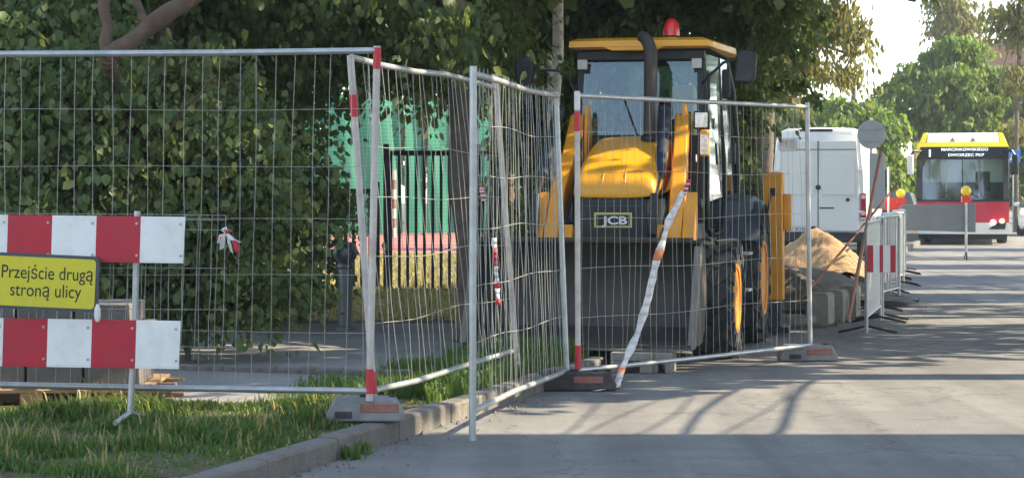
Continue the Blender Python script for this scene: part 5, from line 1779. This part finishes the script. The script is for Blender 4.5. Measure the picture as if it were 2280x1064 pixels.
# leaning poles
def pole(name, label, a, b, r, m):
    t = thing(name, label, 'pole', a)
    MB().tube([(0, 0, 0), (b - a) * .5 + Vector((0, 0, -.01)), b - a], r, 8).build('shaft', m, t, smooth=True)
    return t


pole('leaning_pole', 'tall pinkish pole leaning by the crowd barriers', Vector((at(1888, 700, 24.5).x, 24.5, .01)), at(1962, 338, 25.5), .022, 'pink_pole')
pole('leaning_pole', 'thin rusty red bar slanting across the sand heap', Vector((at(1772, 690, 26).x, 26, .12)), at(2000, 408, 27.5), .014, 'rust_pole')
pole('thin_post', 'thin white post standing behind the barriers', Vector((at(1979, 0, 50).x, 50, .01)), at(1977, 372, 50), .022, 'line_white')
t = thing('cable', 'dark cable end with teal plug lying by the kerb stones', 'cable', gnd(1862, 728))
q0 = t.location.copy()
MB().tube([Vector((0, 0, .02)), gnd(1880, 705) - q0 + Vector((0, 0, .03)), gnd(1903, 690) - q0 + Vector((0, 0, .05))], .014, 6).build('hose', 'rubber_foot', t, smooth=True)
MB().tube([gnd(1885, 700) - q0 + Vector((0, 0, .05)), gnd(1897, 692) - q0 + Vector((0, 0, .07))], .028, 8).build('plug', 'teal_plastic', t, smooth=True)

# ================================================================ SIGNS AND WARNING LAMPS
YS = 45.3
t = thing('round_sign', 'round traffic sign seen from its grey back beside the van', 'sign', (at(1940, 0, YS).x, YS, .05))
zc = at(0, 300, YS).z - .05
rr = 31 / F * YS
MB().tube([(0, .03, 0), (0, .03, zc + rr + .02)], .032, 10).build('post', 'galvanised', t, smooth=True)
MB().lathe([(0, -.012), (rr, -.012), (rr + .008, 0), (rr, .008), (0, .008)], 36, axis='y', c=(0, 0, zc)).build('disc', 'sign_back', t, smooth=True)
for dz in (-.12, .12):
    MB().box(-.20, .20, -.03, -.013, zc + dz - .02, zc + dz + .02).build('clamp', 'sign_back', t)
MB().box(-.04, .28, -.01, .01, zc - rr - 1.25, zc - rr - .1).build('lower_plate', 'sign_back', t, bevel=.01)


def warning_lamp(parent, p):
    h = node('warning_lamp', parent, p)
    MB().box(-.10, .10, -.06, .06, 0, .14).build('battery_box', 'warning_red', h, bevel=.015)
    MB().lathe([(0, -.07), (.07, -.065), (.105, -.04), (.112, 0), (.105, .04), (.07, .065), (0, .07)], 20, axis='y', c=(0, 0, .25)).build('lens', 'warning_yellow', h, smooth=True, angle=60)


YG = 47.6
t = thing('barrier_board', 'grey back of a wide barrier board with yellow lamp before the bus', 'barrier', (at(2150, 0, YG).x, YG, .004))
G0 = t.location.copy()
MB().slab([at(2005, 512, YG) - G0, at(2172, 517, YG) - G0, at(2172, 454, YG) - G0, at(2005, 456, YG) - G0], .02).build('board', 'barrier_grey', t, bevel=.006)
MB().tube([(0, -.05, 0), (0, -.05, at(0, 447, YG).z)], .03, 10).build('post', 'galvanised', t, smooth=True)
MB().tube([(-.05, -.35, .02), (0, -.05, .16), (.04, .3, .02)], .022, 8).build('foot', 'iron', t, smooth=True)
warning_lamp(t, (0, -.05, at(0, 451, YG).z - .004))
YG2 = 52
t = thing('barrier_board', 'red barrier board with yellow lamp half hidden behind the crowd barriers', 'barrier', (at(2005, 0, YG2).x, YG2, .004))
G0 = t.location.copy()
MB().slab([at(1958, 468, YG2) - G0, at(2018, 468, YG2) - G0, at(2018, 440, YG2) - G0, at(1958, 440, YG2) - G0], .02).build('board', 'warning_red', t)
MB().tube([(0, .06, 0), (0, .06, at(0, 445, YG2).z)], .03, 10).build('post', 'galvanised', t, smooth=True)
warning_lamp(t, (0, .0, at(0, 455, YG2).z))
# dark car far behind, beside the bus
t = thing('dark_car', 'dark car standing far behind the red barrier board', 'car', (at(1985, 0, 80).x, 80, .004), -R(14))
rings = []
for y, zt, w in ((0, .8, .75), (.1, .95, .85), (1.0, 1.0, .88), (3.8, 1.0, .88), (4.2, .85, .8)):
    rings.append([Vector((x, y, z)) for x, z in ((-w, .28), (-w, zt - .1), (-w * .9, zt), (w * .9, zt), (w, zt - .1), (w, .28))])
MB().loft(rings).build('body', 'machine_grey', t, smooth=True, angle=40)
MB().loft([[Vector(v) for v in ((-w, y0, z), (w, y0, z), (w, y1, z), (-w, y1, z))] for z, y0, y1, w in ((1.0, .3, 3.2, .82), (1.48, .75, 2.5, .62))]).build('cabin', 'window_glass', t, bevel=.03)
for s in (-1, 1):
    for yy in (.8, 3.3):
        MB().lathe([(.31, s * .75), (.31, s * .9), (0, s * .9)], 16, axis='x', c=(0, yy, .31)).build('wheel', 'tyre', t)
# blue sign
YBL = 76
t = thing('blue_sign', 'blue square sign with white symbol right of the bus', 'sign', (at(2256, 0, YBL).x, YBL, .1))
z0 = at(0, 362, YBL).z - .1
MB().box(-.25, .25, -.012, .012, z0, z0 + .44).build('panel', 'sign_blue', t, bevel=.004)
MB().prism([(-.13, z0 + .08), (-.05, z0 + .08), (0, z0 + .24), (.05, z0 + .08), (.13, z0 + .08), (.02, z0 + .36), (-.02, z0 + .36)], -.016, -.0125, axis='y').build('symbol', 'line_white', t)
MB().tube([(0, .035, 0), (0, .035, z0 + .44)], .022, 8).build('post', 'galvanised', t, smooth=True)

# ================================================================ FAR HOUSES
def house(label, px0, px1, pyt, Y, wall, floors, cols, dep=10):
    a, b = at(px0, 0, Y).x, at(px1, 0, Y).x
    h = at(0, pyt, Y).z
    t = thing('apartment_house', label, 'house', ((a + b) / 2, Y, 0), 0, 'houses far behind the trees')
    w = (b - a) / 2
    MB().box(-w, w, 0, dep, -.05, h).build('wall', wall, t)
    MB().prism([(-w - .4, h + .002), (w + .4, h + .002), (w * .5, h + 2.2), (-w * .5, h + 2.2)], -.4, dep + .4, axis='y').build('roof', 'roof_tile', t)
    for f in range(floors):
        for c in range(cols):
            x = -w + (c + .5) * 2 * w / cols
            z = .9 + f * (h - .6) / floors
            wn_ = MB().box(x - .55, x + .55, -.05, .02, z, z + 1.45).build('window', 'line_white', t)
            MB().box(x - .48, x + .48, -.06, -.0505, z + .07, z + 1.38).build('pane', 'window_glass', wn_)


house('brick-red house glimpsed through the rounded green tree', 2090, 2225, 250, 150, 'facade_brick', 2, 4)
house('pale apartment house behind the sparse tree at the right edge', 2195, 2420, 145, 175, 'facade', 3, 6)

# ================================================================ OVERHEAD LINES ALONG THE FAR KERB (outside the picture)
DIR = Vector((.289, 1, 0))


def over(x13, y):
    """point on the far kerb side whose shadow falls on (x13, 13.3) and follows the street"""
    return Vector((x13 + 4.0 * TOSUN.x / TOSUN.z, 13.3, 4.0)) + DIR * (y - 13.3)


for yy, lab in ((-6.0, 'near wooden line pole across the street, outside the picture'), (17.4, 'far wooden line pole across the street, outside the picture')):
    b0 = over(1.0, yy)
    t = thing('line_pole', lab, 'pole', (b0.x, b0.y, 0), -math.atan2(.289, 1), 'line poles across the street')
    MB().tube([(0, 0, -.1), (0, 0, 5.0)], [.14, .10], 12).build('pole', 'wood', t, smooth=True)
    MB().box(-1.1, 1.1, -.05, .05, 4.15, 4.25).build('crossarm', 'wood', t)
for x13, r, lab in ((.36, .009, 'first thin'), (.64, .008, 'second thin'), (.92, .009, 'third thin'), (1.18, .02, 'thick inner'), (1.46, .008, 'fourth thin'), (1.74, .024, 'thick outer')):
    a, b = over(x13, -6), over(x13, 17.4)
    t = thing('overhead_cable', lab + ' overhead cable along the street, outside the picture', 'cable', a, 0, 'overhead cables across the street')
    sg_ = random.uniform(.25, .45)
    MB().tube([(b - a) * (k / 24) + Vector((.10 * math.sin(k * .9 + x13 * 9), 0, -sg_ * 4 * (k / 24) * (1 - k / 24) + .3 * 1.0)) for k in range(25)], r, 6).build('wire', 'rubber_foot', t, smooth=True)

# ================================================================ HAZE VOLUME (added to lift the dark shade)
def haze(density):
    m = bpy.data.materials.new('lift_haze')
    m.use_nodes = True
    N, L = m.node_tree.nodes, m.node_tree.links
    N.remove(N['Principled BSDF'])
    v = N.new('ShaderNodeVolumePrincipled')
    v.inputs['Color'].default_value = (0.90, 0.97, 0.95, 1)
    v.inputs['Density'].default_value = density
    v.inputs['Anisotropy'].default_value = 0.1
    L.new(v.outputs[0], N['Material Output'].inputs['Volume'])
    MATS['lift_haze'] = m
    o = MB().box(-265, 265, -66, 326, -1.2, 21).build('haze', 'lift_haze')
    tag(o, 'thin pale haze volume added to lift the dark shade', 'haze', kind='stuff')


haze(0.0007)  # stands in for the veil of windscreen glare over the blacks
